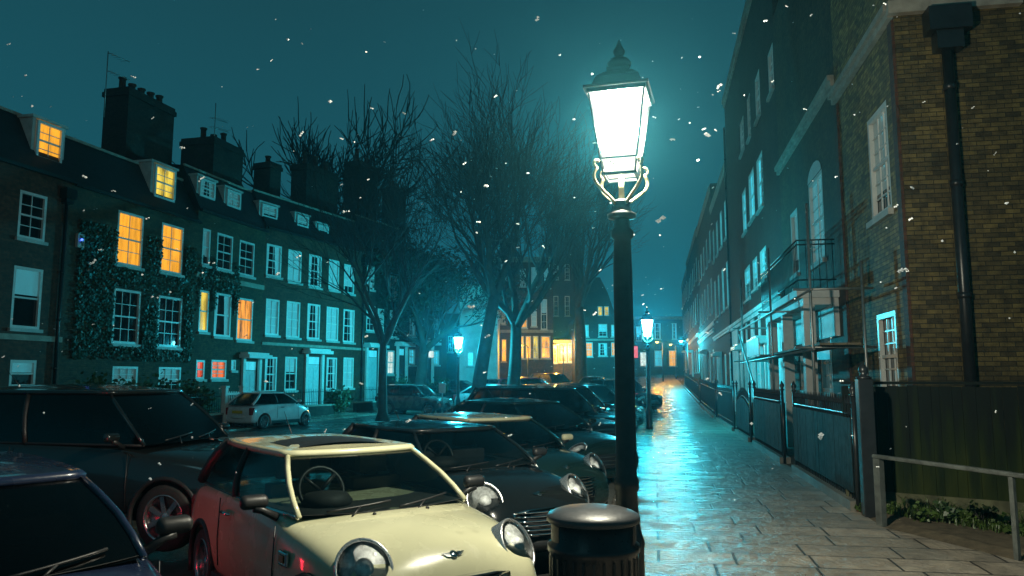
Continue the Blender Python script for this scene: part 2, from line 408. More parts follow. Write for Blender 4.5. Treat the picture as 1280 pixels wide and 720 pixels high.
# ------------------------------------------------------------------ houses
class Facade:
    def __init__(s, P, az, sd):
        s.P = Vector((P[0], P[1], 0)); s.az = az; s.sd = sd
        s.d = Vector((math.sin(az), math.cos(az), 0)); s.y = Vector((-s.d.y, s.d.x, 0))
        s.rz = math.atan2(s.d.y, s.d.x)
    def hit(s, px, py, off=0.0):             # off: metres in front of the facade
        d = ray(px, py); o = Vector((0, 0, CAMZ)); n = s.y
        t = ((s.P + n*off*s.sd) - o).dot(n) / d.dot(n)
        p = o + d*t
        return (p - s.P).dot(s.d), p.z, p
class House:
    """Empty at the base of the facade; local x along the facade, outward = sd * local y"""
    def __init__(h, name, label, cat, fa, s0, s1, zb, wallm, depth=8.0, group=None):
        h.fa = fa; h.s0 = s0; h.L = s1 - s0; h.sd = fa.sd; h.zb = zb; h.depth = depth; h.wallm = wallm
        p = fa.P + fa.d*s0
        h.root = empty(name, (p.x, p.y, zb), fa.rz)
        tag(h.root, label, cat, group)
        h.wins = []
    def o(h, v): return v*h.sd              # outward distance -> local y
    def bx(h, mb, x0, x1, d0, d1, z0, z1):
        a, b = h.o(d0), h.o(d1)
        mb.box(x0, x1, min(a, b), max(a, b), z0, z1)
    def px(h, x0, y0, x1, y1, off=0):
        ym = (y0+y1)/2; xm = (x0+x1)/2
        a = h.fa.hit(x0, ym, off)[0] - h.s0; b = h.fa.hit(x1, ym, off)[0] - h.s0
        z0 = h.fa.hit(xm, y1, off)[1] - h.zb; z1 = h.fa.hit(xm, y0, off)[1] - h.zb
        return min(a, b), z0, max(a, b), z1
    def wall(h, H, holes=(), rec=.12):
        mb = MB()
        xs = sorted({0.0, h.L, *[v for r in holes for v in (r[0], r[2])]}); zs = sorted({0.0, H, *[v for r in holes for v in (r[1], r[3])]})
        for i in range(len(xs)-1):
            for j in range(len(zs)-1):
                cx, cz = (xs[i]+xs[i+1])/2, (zs[j]+zs[j+1])/2
                if any(r[0] < cx < r[2] and r[1] < cz < r[3] for r in holes): continue
                mb.quad((xs[i],0,zs[j]), (xs[i+1],0,zs[j]), (xs[i+1],0,zs[j+1]), (xs[i],0,zs[j+1]))
        r_ = h.o(-rec)
        for x0, z0, x1, z1 in holes:
            mb.quad((x0,0,z0),(x0,r_,z0),(x0,r_,z1),(x0,0,z1)); mb.quad((x1,0,z0),(x1,r_,z0),(x1,r_,z1),(x1,0,z1))
            mb.quad((x0,0,z0),(x1,0,z0),(x1,r_,z0),(x0,r_,z0)); mb.quad((x0,0,z1),(x1,0,z1),(x1,r_,z1),(x0,r_,z1))
            mb.quad((x0,r_,z0),(x1,r_,z0),(x1,r_,z1),(x0,r_,z1))
        D = h.o(-h.depth)
        mb.quad((0,0,0),(0,D,0),(0,D,H),(0,0,H)); mb.quad((h.L,0,0),(h.L,D,0),(h.L,D,H),(h.L,0,H))
        mb.quad((0,D,0),(h.L,D,0),(h.L,D,H),(0,D,H)); mb.quad((0,0,H),(h.L,0,H),(h.L,D,H),(0,D,H))
        return mb.build('wall', h.wallm, h.root)
    def window(h, r, kind, rec=.12, cols=3, rows=4, frame=.09, arch=False, fm='white', out=0.0, name='window', sill=True):
        x0, z0, x1, z1 = r
        w = x1-x0; hh = z1-z0
        base = -rec + out
        mb = MB(); fr = min(frame, w*.16)
        d0, d1 = base+.03, base+.085
        h.bx(mb, x0, x0+fr, d0, d1+.03, z0, z1); h.bx(mb, x1-fr, x1, d0, d1+.03, z0, z1)
        h.bx(mb, x0+fr, x1-fr, d0, d1+.03, z1-fr, z1); h.bx(mb, x0+fr, x1-fr, d0, d1+.03, z0, z0+fr)
        zi0, zi1 = z0+fr, z1-fr; xi0, xi1 = x0+fr, x1-fr
        zm = (zi0+zi1)/2
        h.bx(mb, xi0, xi1, d0+.002, d1, zm-.03, zm+.03)
        g_ = .013
        if cols > 1:
            for k in range(1, cols):
                x = xi0+(xi1-xi0)*k/cols
                h.bx(mb, x-g_, x+g_, d0+.004, d0+.03, zi0, zm-.03); h.bx(mb, x-g_, x+g_, d0+.004, d0+.03, zm+.03, zi1)
            for k in range(1, rows):
                if k*2 == rows: continue
                z = zi0+(zi1-zi0)*k/rows
                h.bx(mb, xi0, xi1, d0+.006, d0+.026, z-g_, z+g_)
        if arch:
            n = 8
            for k in range(n):
                a0, a1 = math.pi*k/n, math.pi*(k+1)/n
                cx = (x0+x1)/2; rr = w/2
                p = [(cx-rr*math.cos(a0), z1+rr*.45*math.sin(a0)), (cx-rr*math.cos(a1), z1+rr*.45*math.sin(a1)),
                     (cx-rr*math.cos(a1), z1-.001), (cx-rr*math.cos(a0), z1-.001)]
                dd = h.o(.012)
                mb.quad(*[(q[0], dd, q[1]) for q in p])
        f = mb.build(name, M[fm], h.root)
        pm = MB(); y = h.o(base+.022)
        pm.quad((x0+.01,y,z0+.01),(x1-.01,y,z0+.01),(x1-.01,y,z1-.01),(x0+.01,y,z1-.01))
        wr_ = random.Random(int(abs(x0*131+z0*17+h.L*7)*10))
        bl_ = kind.startswith('blind') and w > .5 and wr_.random() < .7
        pm.build('pane', M['glassdark' if bl_ else kind], f)
        if bl_:
            y = h.o(base+.027); bm_ = MB()
            if wr_.random() < .6:
                zc = z0 + hh*wr_.choice((.08,.25,.4,.5,.55)); bm_.quad((x0+.02,y,zc),(x1-.02,y,zc),(x1-.02,y,z1-.02),(x0+.02,y,z1-.02))
            else:
                for sg in (0, 1):
                    cw = w*wr_.uniform(.25,.44)
                    xa, xb, xc = (x0+.02, x0+cw, x0+cw*.75) if sg == 0 else (x1-.02, x1-cw, x1-cw*.75)
                    bm_.quad((xa,y,z0+.02),(xc,y,z0+.02),(xb,y,z1-.02),(xa,y,z1-.02))
            bm_.build('blind', M[kind], f)
        if sill:
            s = MB(); h.bx(s, x0-.07, x1+.07, base+.03 if out else -.05, .09+max(out, 0), z0-.11, z0-.002)
            s.build('sill', M['offwhite' if fm == 'white' else fm], f)
        return f
    def cornice(h, z, m='stone', dep=.22, hgt=.28, ext=0.0):
        mb = MB()
        h.bx(mb, -ext, h.L-.004+ext, .004, dep*.6, z, z+hgt*.5); h.bx(mb, -ext, h.L-.004+ext, .006, dep, z+hgt*.5+.001, z+hgt)
        return mb.build('cornice', M[m], h.root)
    def mansard(h, ze, zt, zr, setb=.9):
        mb = MB(); y0, y1, y2, y3 = h.o(.12), h.o(-setb), h.o(-h.depth*.55), h.o(-h.depth)
        prof = [(y0, ze), (y1, zt), (y2, zr), (y3, zt), (y3, ze)]
        rows = [[(x, y, z) for y, z in prof] for x in (.003, h.L-.003)]
        mb.grid(rows, smooth=False)
        for x in (.003, h.L-.003): mb.add([(x, y, z) for y, z in prof], [(0,1,2,3,4)])
        r = mb.build('roof', M['slate'], h.root)
        gm = MB(); h.bx(gm, 0, h.L, .125, .22, ze-.06, ze+.06); gm.build('gutter', M['trim'], h.root)
        tm = MB(); h.bx(tm, .004, h.L-.004, -setb-.02, -setb+.07, zt-.02, zt+.07); tm.build('roof_trim', M['stone'], h.root)
        return r
    def dormer(h, r, kind, roof, fm='white', back=1.3):
        x0, z0, x1, z1 = r; d = -.30
        mb = MB()
        for a, b in ((x0-.14, x0-.003), (x1+.003, x1+.14)): h.bx(mb, a, b, d-back, d+.02, z0-.1, z1+.05)
        h.bx(mb, x0-.2, x1+.2, d-back, d+.08, z1+.055, z1+.14)
        h.bx(mb, x0-.003, x1+.003, d-back, d-.05, z0-.1, z1+.05)
        dm = mb.build('dormer', M['slate' if fm != 'white' else 'offwhite'], h.root)
        h.window(r, kind, rec=.04-d-.03, cols=2, rows=4, name='window', sill=False)
        return dm
    def chimney(h, roof, x0, x1, d0, d1, z0, z1, pots, m=None):
        mb = MB(); h.bx(mb, x0, x1, d0, d1, z0, z1-.35); h.bx(mb, x0-.07, x1+.07, d0-.07, d1+.07, z1-.349, z1-.15); h.bx(mb, x0-.02, x1+.02, d0-.02, d1+.02, z1-.149, z1)
        c = mb.build('chimney', m or M['brick_dark'], roof)
        # pots are sub-parts pattern on the stack
        random_h = random.Random(int(x0*100)+pots)
        for k in range(pots):
            x = x0 + (x1-x0)*(k+.5)/pots; y = h.o((d0+d1)/2); hh = random_h.uniform(.4, .95)
            pm = MB(); pm.lathe([(.17, 0), (.14, .08), (.13, hh-.08), (.17, hh-.06), (.17, hh)], 10, (x, y, z1-.02)); pm.build('chimney_pot', M['brick_red'], h.root)
        return c
    def door(h, r, m='doorpaint', hood=True, rec=.12):
        x0, z0, x1, z1 = r
        mb = MB(); h.bx(mb, x0-.2, x0-.004, .004, .12, z0, z1+.15); h.bx(mb, x1+.004, x1+.2, .004, .12, z0, z1+.15)
        if hood: h.bx(mb, x0-.4, x1+.4, .005, .55, z1+.152, z1+.32); h.bx(mb, x0-.32, x1+.32, .006, .42, z1+.322, z1+.42)
        su = mb.build('door_surround', M['white'], h.root)
        dm = MB(); h.bx(dm, x0, x1, -rec+.01, -rec+.05, z0, z1-.42)
        for a in (0, 1):
            for bz in ((.12, .42), (.5, .92)):
                hw = (x1-x0)
                h.bx(dm, x0+hw*(.1+.46*a), x0+hw*(.44+.46*a), -rec+.05, -rec+.066, z0+(z1-.42-z0)*bz[0], z0+(z1-.42-z0)*bz[1])
        d = dm.build('door', M[m], h.root)
        km = MB(); km.lathe([(.02,-.02),(.04,0),(.02,.03)], 8, ((x0+x1)/2, h.o(-rec+.08), z0+1.1)); km.build('knocker', M['chrome'], d)
        fm = MB(); y = h.o(-rec+.03); fm.quad((x0,y,z1-.40),(x1,y,z1-.40),(x1,y,z1),(x0,y,z1)); fm.build('fanlight', M['blindcy'], d)
    def steps(h, x0, x1, n=3):
        mb = MB()
        for k in range(n): h.bx(mb, x0-.2, x1+.2, .13+.3*k, .43+.3*k, -.05, .17*(n-k)-.001*k)
        mb.build('steps', M['stone'], h.root)
    def band(h, z, hgt=.2, m='stone'):
        mb = MB(); h.bx(mb, .005, h.L-.005, .003, .06, z, z+hgt); mb.build('string_course', M[m], h.root)
    def pipe(h, x, z0, z1, m='iron', r=.055, hopper=True, name='downpipe', d=.09):
        mb = MB(); mb.tube([(x, h.o(d), z0), (x, h.o(d), z1)], r, 10)
        for z in [z0+1.6*k+.6 for k in range(int((z1-z0)/1.6))]: mb.tube([(x, h.o(d), z), (x, h.o(d), z+.09)], r*1.3, 10)
        p = mb.build(name, M[m], h.root)
        if hopper:
            q = MB(); h.bx(q, x-.22, x+.22, .005, .30, z1+.16, z1+.5); h.bx(q, x-.16, x+.16, .006, .24, z1, z1+.159); q.build('hopper', M[m], p)
        return p

def build_windows(h, specs, wallH, doors=(), rec=.12, **kw):
    holes = []
    lst = []
    for sp in specs:
        if sp[0] == 'L': r = sp[1:5]; kind = sp[5]; opt = sp[6] if len(sp) > 6 else {}
        else: r = h.px(*sp[:4]); kind = sp[4]; opt = sp[5] if len(sp) > 5 else {}
        r = (max(.08, r[0]), max(.1, r[1]), min(h.L-.08, r[2]), min(r[3], wallH-.1))
        if r[2]-r[0] < .2 or r[3]-r[1] < .2: continue
        holes.append(r); lst.append((r, kind, opt))
    dl = []
    for sp in doors:
        r = sp[1:5] if sp[0] == 'L' else h.px(*sp[:4])
        r = (max(.25, r[0]), 0.02 if sp[0] != 'L' else r[1], min(h.L-.25, r[2]), r[3])
        holes.append(r); dl.append((r, sp[-1]))
    h.wall(wallH, holes, rec)
    for r, kind, opt in lst: h.window(r, kind, rec, **{**kw, **opt})
    for r, opt in dl: h.door(r, rec=rec, **opt)

# ---- left terrace: two straight runs that bend towards the end of the street
J = Vector((-.326*37.3, 37.3, 0))
a1, a2 = R(14.5), R(24)
FL1 = Facade((J.x, J.y), a1, -1); FL2 = Facade((J.x, J.y), a2, -1)
def s_at(fa, px): return fa.hit(px, HOR)[0]
GL = ROAD + .04
LG = 'terraced houses along the far side of the street'
# H1
h = House('terraced_house', 'red brick house with a lit attic dormer, at the near end of the far terrace', 'house', FL1, s_at(FL1,-80), s_at(FL1,73), GL, M['brick_red'])
ze = h.px(40,212,41,213)[1]; zt = h.px(40,150,41,151,-.9)[1]
build_windows(h, [(23,241,58,300,'glassdark',dict(cols=2)), (15,334,52,411,'blind',dict(cols=1)), (12,450,45,484,'blind',dict(cols=1)),
                  (-45,225,-15,290,'glassdark'), (-55,330,-20,405,'glassdark')], ze)
r = h.mansard(ze, zt, zt+.5); h.dormer(h.px(43,155,76,203,-.3), 'lit', r)
h.band(h.px(40,425,41,426)[1], .18)
h.pipe(h.L-.25, 0, ze-.8, hopper=True)
L1 = h
# H2
h = House('terraced_house', 'ivy-covered brick house with two amber lit first floor windows and a huge chimney', 'house', FL1, s_at(FL1,73), s_at(FL1,238), GL, M['brick_brown'])
ze = h.px(150,248,151,249)[1]; zt = h.px(160,200,161,201,-.9)[1]
build_windows(h, [(80,246,92,318,'blinddim',dict(cols=1)), (76,350,87,420,'blinddim',dict(cols=1)), (146,266,179,333,'lit',dict(cols=2)), (201,281,229,342,'lit',dict(cols=2)),
                  (141,362,175,430,'glassdark'), (197,371,227,434,'glassdark'), (140,458,172,492,'blinddim'), (198,459,226,490,'blinddim'), (69,457,82,476,'lit',dict(cols=1))], ze)
r = h.mansard(ze, zt, zt+.6); h.dormer(h.px(191,209,217,250,-.3), 'lityellow', r)
c0 = h.px(124,150,190,200,-2.5); ct = h.px(165,118,166,119,-2.5)[1]
h.chimney(r, c0[0]+.55, c0[2]+.35, -2.9, -1.7, zt-.3, ct-.1, 5)
mb = MB(); ax = c0[0]-.15; ay = h.o(-2.2)
mb.tube([(ax,ay,ct-1.6),(ax,ay,ct+1.15)], .022, 6)
for z, l in ((ct+1.1,.95),(ct+.35,1.0)):
    mb.tube([(ax,ay,z),(ax+l,ay-.25,z-.04)], .014, 5)
    for k in range(5): mb.tube([(ax+l*(k+.5)/5,ay-.2,z),(ax+l*(k+.5)/5,ay+.12,z)], .008, 4)
mb.build('aerial', M['steel'], h.root)
mb = MB(); al = h.px(94,296,101,306); h.bx(mb, al[0], al[2]+.05, .003, .12, al[1]-.1, al[3]+.1); ab = mb.build('alarm_box', M['offwhite'], h.root)
mb = MB(); mb.lathe([(.02,0),(.05,.03),(.02,.07)], 8, ((al[0]+al[2])/2, h.o(.16), (al[1]+al[3])/2)); mb.build('alarm_light', M['haloblue'], ab)
L2 = h
# H3
h = House('terraced_house', 'brick house with firelit first floor bay and red lit ground floor windows', 'house', FL1, s_at(FL1,238), 0, GL, M['brick_brown'])
ze = h.px(280,272,281,273)[1]; zt = h.px(280,226,281,227,-.9)[1]
build_windows(h, [(253,286,263,332,'blinddim',dict(cols=1)), (271,293,291,338,'glassdark',dict(cols=2)), (299,302,318,345,'glassdark',dict(cols=2)),
                  (249,363,261,415,'lityellow',dict(cols=1)), (268,367,289,421,'blind',dict(cols=1)), (296,373,316,426,'litfire',dict(cols=1)),
                  (245,450,256,474,'litred',dict(cols=1)), (264,450,283,474,'litorange',dict(cols=2)), (289,450,295,463,'blindcy',dict(cols=1))], ze,
              [(304,452,322,500,dict(m='doorpaint'))])
r = h.mansard(ze, zt, zt+.5); h.dormer(h.px(248,225,267,248,-.3), 'blinddim', r); h.dormer(h.px(282,239,299,260,-.3), 'blinddim', r)
c0 = h.px(248,190,286,225,-2.2); ct = h.px(265,178,266,179,-2.2)[1]
h.chimney(r, c0[0], c0[2], -3.2, -1.4, zt-.4, ct, 3)
mb = MB(); ax = (c0[0]+c0[2])/2-.5; ay = h.o(-1.9)
mb.tube([(ax,ay,ct-.6),(ax,ay,ct+1.9)], .022, 6)
for z, l in ((ct+1.15,1.0),(ct+.7,1.1)):
    mb.tube([(ax-.3,ay,z-.1),(ax+l,ay,z+.08)], .014, 5)
    for k in range(5): mb.tube([(ax-.3+l*(k+.5)/4,ay-.2,z-.04+.04*k),(ax-.3+l*(k+.5)/4,ay+.2,z-.04+.04*k)], .008, 4)
mb.build('aerial', M['steel'], h.root)
h.band(h.px(280,352,281,353)[1], .22, 'stone')
L3 = h
# H4
GL4 = GL + g(40)
h = House('terraced_house', 'five-bay brick house with cyan lit white sashes and a hooded pale front door', 'house', FL2, 0, s_at(FL2,455), GL4, M['brick_red'])
ze = h.px(380,296,381,297)[1]; zt = h.px(345,246,346,247,-.9)[1]
W4 = []
for x0, y0, x1, y1 in ((333,306,352,346),(360,313,377,353),(386,319,402,359),(411,325,424,363),(430,331,443,367)): W4.append((x0,y0,x1,y1,'blind',dict(cols=2)))
for x0, y0, x1, y1 in ((332,374,349,419),(358,377,375,422),(384,380,400,424),(408,384,423,426),(429,387,443,428)): W4.append((x0,y0,x1,y1,'blind',dict(cols=2)))
for x0, y0, x1, y1 in ((331,446,346,490),(356,446,371,488),(408,447,421,487),(429,447,442,485)): W4.append((x0,y0,x1,y1,'blind',dict(cols=2)))
build_windows(h, W4, ze, [(383,446,400,500,dict(m='doorpaint'))])
r = h.mansard(ze, zt, zt+.5)
for q in ((326,257,345,273),(370,270,384,284),(396,282,409,294)): h.dormer(h.px(*q,-.3), 'blinddim', r)
for q, dd, n in (((328,205,342,240),-2.0,1), ((374,212,414,252),-2.4,3), ((440,206,464,252),-2.4,2)):
    c0 = h.px(*q, dd); h.chimney(r, c0[0], c0[2], dd-.6, dd+.5, zt-.6, c0[3], n)
for px in (452,): h.pipe(h.fa.hit(px,400)[0], 0, ze-.8)
h.steps(*[h.px(383,446,400,500)[i] for i in (0,2)], 2)
h.band(h.px(380,433,381,434)[1], .14, 'stone')
# H5
h = House('terraced_house', 'brick house with an arched white doorway behind the slim forked tree', 'house', FL2, s_at(FL2,455), s_at(FL2,510), GL4, M['brick_dark'])
ze = h.px(480,318,481,319)[1]; zt = h.px(480,280,481,281,-.9)[1]
build_windows(h, [(458,332,468,362,'blinddim'), (487,345,497,375,'blinddim'), (458,382,469,414,'blind'), (487,388,497,422,'blind'),
                  (484,438,493,468,'litwhite',dict(cols=2)), (472,386,480,416,'blinddim',dict(cols=2))], ze,
              [(458,438,472,490,dict(m='doorpaint')), (497,436,506,482,dict(m='doordark'))], cols=2)
r = h.mansard(ze, zt, zt+.5)
c0 = h.px(485,236,500,270,-2.5); h.chimney(r, c0[0], c0[2], -3, -2, zt-.5, c0[3], 2)
# H6
h = House('terraced_house', 'last house of the far terrace, with a lamplit porch, nearest the pale building', 'house', FL2, s_at(FL2,510), s_at(FL2,558), GL4+.1, M['brick_red'])
ze = h.px(530,345,531,346)[1]; zt = ze+1.9
build_windows(h, [(513,362,521,382,'blinddim'), (528,361,536,383,'blind'), (543,363,550,385,'blind'), (512,393,520,420,'blind'), (527,394,536,422,'blind'), (543,398,550,424,'blind'),
                  (511,436,519,456,'blindcy'), (542,438,549,456,'blindcy')], ze, [(528,434,539,470,dict(m='doordark'))], cols=2)
r = h.mansard(ze, zt, zt+.5)
mb = MB(); q = h.px(529,439,534,447); h.bx(mb, q[0], q[2], .3, .5, q[1], q[3]); mb.build('porch_light', M['litwhite'], h.root)

# ---- right terrace, one straight run
NF = 4.05
PR = U*0 + NR*NF
FR = Facade((PR.x, PR.y), AZ, 1)
def sr(px): return s_at(FR, px)
s1145, s1062, s985, s917, s895, s876 = [sr(v) for v in (1145, 1062, 985, 917, 895, 876)]
# R1 with its end wall
h = House('town_house', 'yellow stock brick house with a bare end wall and black downpipe, behind the board fence', 'house', FR, s1145, s1062, 0, M['brick_yellow'], depth=9)
build_windows(h, [(1086,134,1112,272,'blinddim',dict(cols=3,rows=6)), (1098,390,1122,500,'glassdark',dict(cols=3,rows=6))], 11.5, cols=3)
h.cornice(7.75, 'stone', .16, .24, 0)
mb = MB(); mb.box(-.004, -.001, -9.0, -.0, 0, 11.5); mb.build('end_wall', M['brick_dimmed'], h.root)
mb = MB(); mb.box(-.14, -.006, -1.9, .12, 7.76, 7.98); mb.build('cornice_return', M['stone'], h.root)
mb = MB(); px_ = -.09; py_ = -.75
mb.tube([(px_,py_,0),(px_,py_,7.05)], .085, 12)
for z in (1.2, 3.0, 4.8, 6.4): mb.tube([(px_,py_,z),(px_,py_,z+.1)], .10, 12)
p = mb.build('downpipe', M['iron'], h.root)
mb = MB(); mb.box(-.33,-.006,py_-.32,py_+.32,7.35,7.74); mb.box(-.27,-.007,py_-.2,py_+.2,7.05,7.349); mb.build('hopper', M['iron'], p)
mb = MB()
for x in (.12, h.L-.15): h.bx(mb, x-.11, x+.11, .004, .05, 0, 7.7)
mb.build('brick_pilaster', M['brick_red'], h.root)
# R2
h = House('town_house', 'brick house with a white porch under an iron balcony, behind the scaffolding', 'house', FR, s1062, s985, 0, M['brick_brown'], depth=9)
build_windows(h, [(1012,218,1030,330,'blind',dict(cols=2,rows=6,arch=True)), (989,262,998,345,'blinddim',dict(cols=1)),
                  (1000,420,1016,488,'blind',dict(cols=2)), (1026,416,1040,490,'blinddim',dict(cols=2))], 13.5)
h.cornice(8.2, 'stone', .15, .25)
x0, x1 = .5, h.L-1.2
mb = MB(); h.bx(mb, x0, x1, .004, .9, 3.55, 3.75); h.bx(mb, x0+.1, x1-.1, .005, .75, 3.40, 3.549)
for x in (x0+.15, (x0+x1)/2, x1-.4): h.bx(mb, x, x+.28, .5, .75, 0, 3.399)
h.bx(mb, x0+.1, x1-.1, .004, .12, 2.7, 3.399)
mb.build('porch', M['stucco'], h.root)
mb = MB()
for z in (3.95, 4.75, 4.85): mb.tube([(x0+.05,h.o(.85),z),(x1-.05,h.o(.85),z)], .018, 6); mb.tube([(x0+.05,h.o(.05),z),(x0+.05,h.o(.85),z)], .018, 6)
for k in range(34): x = x0+.05+(x1-x0-.1)*k/33; mb.tube([(x,h.o(.85),3.75),(x,h.o(.85),4.85)], .009, 5)
for k in range(5): d = .1+.7*k/5; mb.tube([(x0+.05,h.o(d),3.75),(x0+.05,h.o(d),4.85)], .009, 5)
mb.build('balcony_railing', M['iron'], h.root)
mb = MB(); h.bx(mb, x0+.7, x0+1.0, .12, .36, 2.2, 2.55); mb.build('porch_lantern', M['blindcy'], h.root)
# R3
h = House('town_house', 'tall dark brick house with three tiers of cyan windows over a white ground floor', 'house', FR, s985, s917, 0, M['brick_dark'], depth=9)
ws = []
for q in ((925,148,930,192),(934,118,938,175),(944,90,950,150),(960,58,967,118)): ws.append((*q,'blinddim',dict(cols=2)))
for q in ((928,236,933,292),(936,212,943,276),(946,192,954,262)): ws.append((*q,'blindcy',dict(cols=2)))
for q in ((931,333,938,375),(941,322,947,362),(950,310,958,352)): ws.append((*q,'blindcy',dict(cols=2)))
ws += [('L',2.0,.9,3.1,3.0,'blind'), ('L',6.2,.9,7.3,3.0,'blindcy'), ('L',8.6,.9,9.8,3.0,'blindcy'), ('L',12.4,.9,13.5,3.0,'blindcy')]
build_windows(h, ws, 17.0, [('L',4.2,.05,5.2,2.9,dict(m='doordark')), ('L',10.6,.05,11.6,2.9,dict(m='doorpaint'))])
h.cornice(16.4, 'stone', .14, .4); h.cornice(4.2, 'stucco', .2, .3)
mb = MB()
for a, b_ in ((.05,1.85),(3.25,3.9),(5.6,6.05),(7.45,8.45),(9.95,10.25),(12.0,12.25),(13.7,h.L-.05)):
    if b_ > a: h.bx(mb, a, min(b_, h.L-.05), .003, .05, 0, 4.19)
mb.build('stucco_front', M['stucco'], h.root)
h.pipe(h.L-.3, 0, 15.2, hopper=False)
# generic further houses
def far_house(label, s0, s1, H, m, kinds, seed, nb, zrow=((9.5,11.6),(5.7,8.2)), zb=0, pots=3, hm='stucco'):
    rr = random.Random(seed)
    h = House('town_house', label, 'house', FR, s0, s1, zb, m, depth=9)
    ws = []
    for z0, z1 in zrow:
        for k in range(nb):
            c = h.L*(k+.5)/nb; w = min(.6, h.L/nb*.33)
            ws.append(('L',c-w,z0,c+w,z1,rr.choice(kinds),dict(cols=2)))
    for k in range(nb):
        if k == nb//2: continue
        c = h.L*(k+.5)/nb; w = min(.55, h.L/nb*.3)
        ws.append(('L',c-w,1.0,c+w,3.2,rr.choice(kinds+['blindcy']),dict(cols=2)))
    c = h.L*(nb//2+.5)/nb
    build_windows(h, ws, H, [('L',c-.5,.05,c+.5,3.0,dict(m='doordark'))])
    h.cornice(H-.6, 'stone', .12, .4); h.cornice(4.3, hm, .15, .25)
    mb = MB(); h.bx(mb, h.L-.9, h.L-.05, -4, -1, H-.1, H+1.7); ch = mb.build('chimney', M['brick_dark'], h.root)
    for k in range(pots): mb = MB(); mb.lathe([(.15,0),(.12,.1),(.12,.6),(.16,.65)], 8, (h.L-.5, h.o(-1.4-k*.9), H+1.7)); mb.build('chimney_pot', M['brick_red'], ch)
    return h
far_house('four-storey brick house with narrow cyan sashes, next beyond the tallest house', s917, s895, 13.6, M['brick_dark'], ['blindcy','blind'], 3, 4)
h = far_house('far brick house with a bright white first floor band, before the last of the row', s895, s876, 14.6, M['brick_brown'], ['blind','blinddim','blindcy'], 4, 5, zb=.6)
h.band(4.8, .3, 'stucco')
far_house('dark house beyond the white-banded one, near the end of the right row', s876, s876+22, 14.2, M['brick_dark'], ['blinddim','glassdark','blind'], 5, 6, zb=1.4)
far_house('farthest house of the right row, standing by the amber lamps', s876+22, s876+40, 13.0, M['brick_brown'], ['blinddim','glassdark','blind'], 6, 5, zb=2.0)

# ---- buildings that close the street
def front(name, label, cat, px0, px1, pyt, Y, m, ws, doors=(), depth=10, **kw):
    a = at_y(px0, HOR, Y); b_ = at_y(px1, HOR, Y)
    fa = Facade((a.x, Y), R(90), -1)
    zb = g(Y)+ROAD-.1
    h = House(name, label, cat, fa, 0, b_.x-a.x, zb, m, depth=depth)
    H = at_y((px0+px1)/2, pyt, Y).z - zb
    build_windows(h, ws, H, doors, **kw)
    return h, H
h, H = front('rendered_building', 'plain pale rendered building beside the cyan street lamp, behind the leaning trunk', 'building', 574, 622, 356, 54, M['stucco'],
             [(606,372,614,392,'blinddim'), (606,410,614,432,'blinddim'), (584,440,592,458,'blindcy')], cols=2)
h.cornice(H-.35, 'stucco', .3, .35, .2)
h, H = front('brick_mansion', 'red brick mansion block with amber lit windows, between the two big tree trunks', 'building', 612, 692, 322, 64, M['brick_red'],
             [(626,330,633,350,'blind'), (651,386,659,410,'lit',dict(arch=True)), (664,384,671,408,'blind'), (676,374,684,412,'blind'), (650,336,657,358,'blinddim'), (664,334,671,358,'blind'), (678,330,688,360,'blind'),
              (616,430,624,452,'shoplit'), (627,424,633,452,'shoplit'), (648,420,655,448,'shoplit'), (657,420,664,448,'shoplit'), (666,420,673,448,'lityellow'), (676,420,688,448,'shoplit'), (641,424,646,448,'shoplit'), (624,380,632,405,'blinddim')], cols=2)
h.cornice(H-.4, 'stone', .4, .4); h.band(h.px(650,415,651,416)[1], .25, 'stone')
mb = MB(); q = h.px(630,300,650,330); mb.prism([(q[0]-1, 0), (q[0]+1.6, 0), (q[0]+.3, 1.9)], -.5, 0, Matrix.Translation((0,.6,H-.01)) @ Matrix.Rotation(R(90),4,'X')); mb.build('gable', M['brick_red'], h.root)
h, H = front('shop_terrace', 'low amber lit shopfront beyond the parked cars at the street end', 'shop', 672, 724, 424, 82, M['brick_brown'],
             [(673.5,431,683.5,454,'shoplit'), (684.5,431,696.5,454,'shoplit'), (697.5,429,708.5,453,'shoplit'), (709.5,429,721.5,453,'shoplit')], cols=3, frame=.12)
h.cornice(H-.4, 'stone', .3, .3)
h, H = front('brick_tower_block', 'tall unlit dark brick block rising above the amber shopfront', 'building', 688, 724, 296, 96, M['brick_dark'],
             [(692,330,698,350,'glassdark'), (706,330,712,350,'glassdark'), (692,370,698,395,'glassdark'), (706,370,712,395,'glassdark')], cols=2)
h, H = front('gabled_house', 'gabled house with cyan windows and one pair of amber attic lights', 'house', 719, 772, 398, 78, M['brick_dark'],
             [(727,406,736,421,'blindcy'), (748,405,759,421,'blindcy'), (764,406,770,421,'blindcy'), (731,428,741,446,'lit'), (748,429,759,445,'blindcy'), (764,428,770,445,'lit')], cols=2)
h.band(h.px(740,425,741,426)[1], .2, 'stone')
mb = MB(); mb.prism([(0.02, 0), (h.L-.02, 0), (h.L*.8, 2.6), (h.L*.62, 4.2), (h.L*.42, 4.2), (h.L*.2, 2.6)], -.4, 0, Matrix.Translation((0,0,H+.003)) @ Matrix.Rotation(R(90),4,'X')); mb.build('gable', M['brick_dark'], h.root)
q = h.px(747,383,753,395); h.window((q[0],q[1],q[2],q[3]), 'lityellow', rec=0, out=.0, cols=1, sill=False)
q = h.px(755,383,761,395); h.window((q[0],q[1],q[2],q[3]), 'lityellow', rec=0, out=.0, cols=1, sill=False)
h, H = front('corner_house', 'hazy pale house closing the street behind the amber lamps', 'house', 782, 856, 396, 112, M['brick_brown'],
             [(795,408,802,426,'blindcy'), (818,404,826,424,'blind'), (840,404,846,424,'blindcy'), (800,440,812,458,'litwhite'), (818,438,828,458,'blindcy'), (836,438,846,458,'lit')], cols=2)
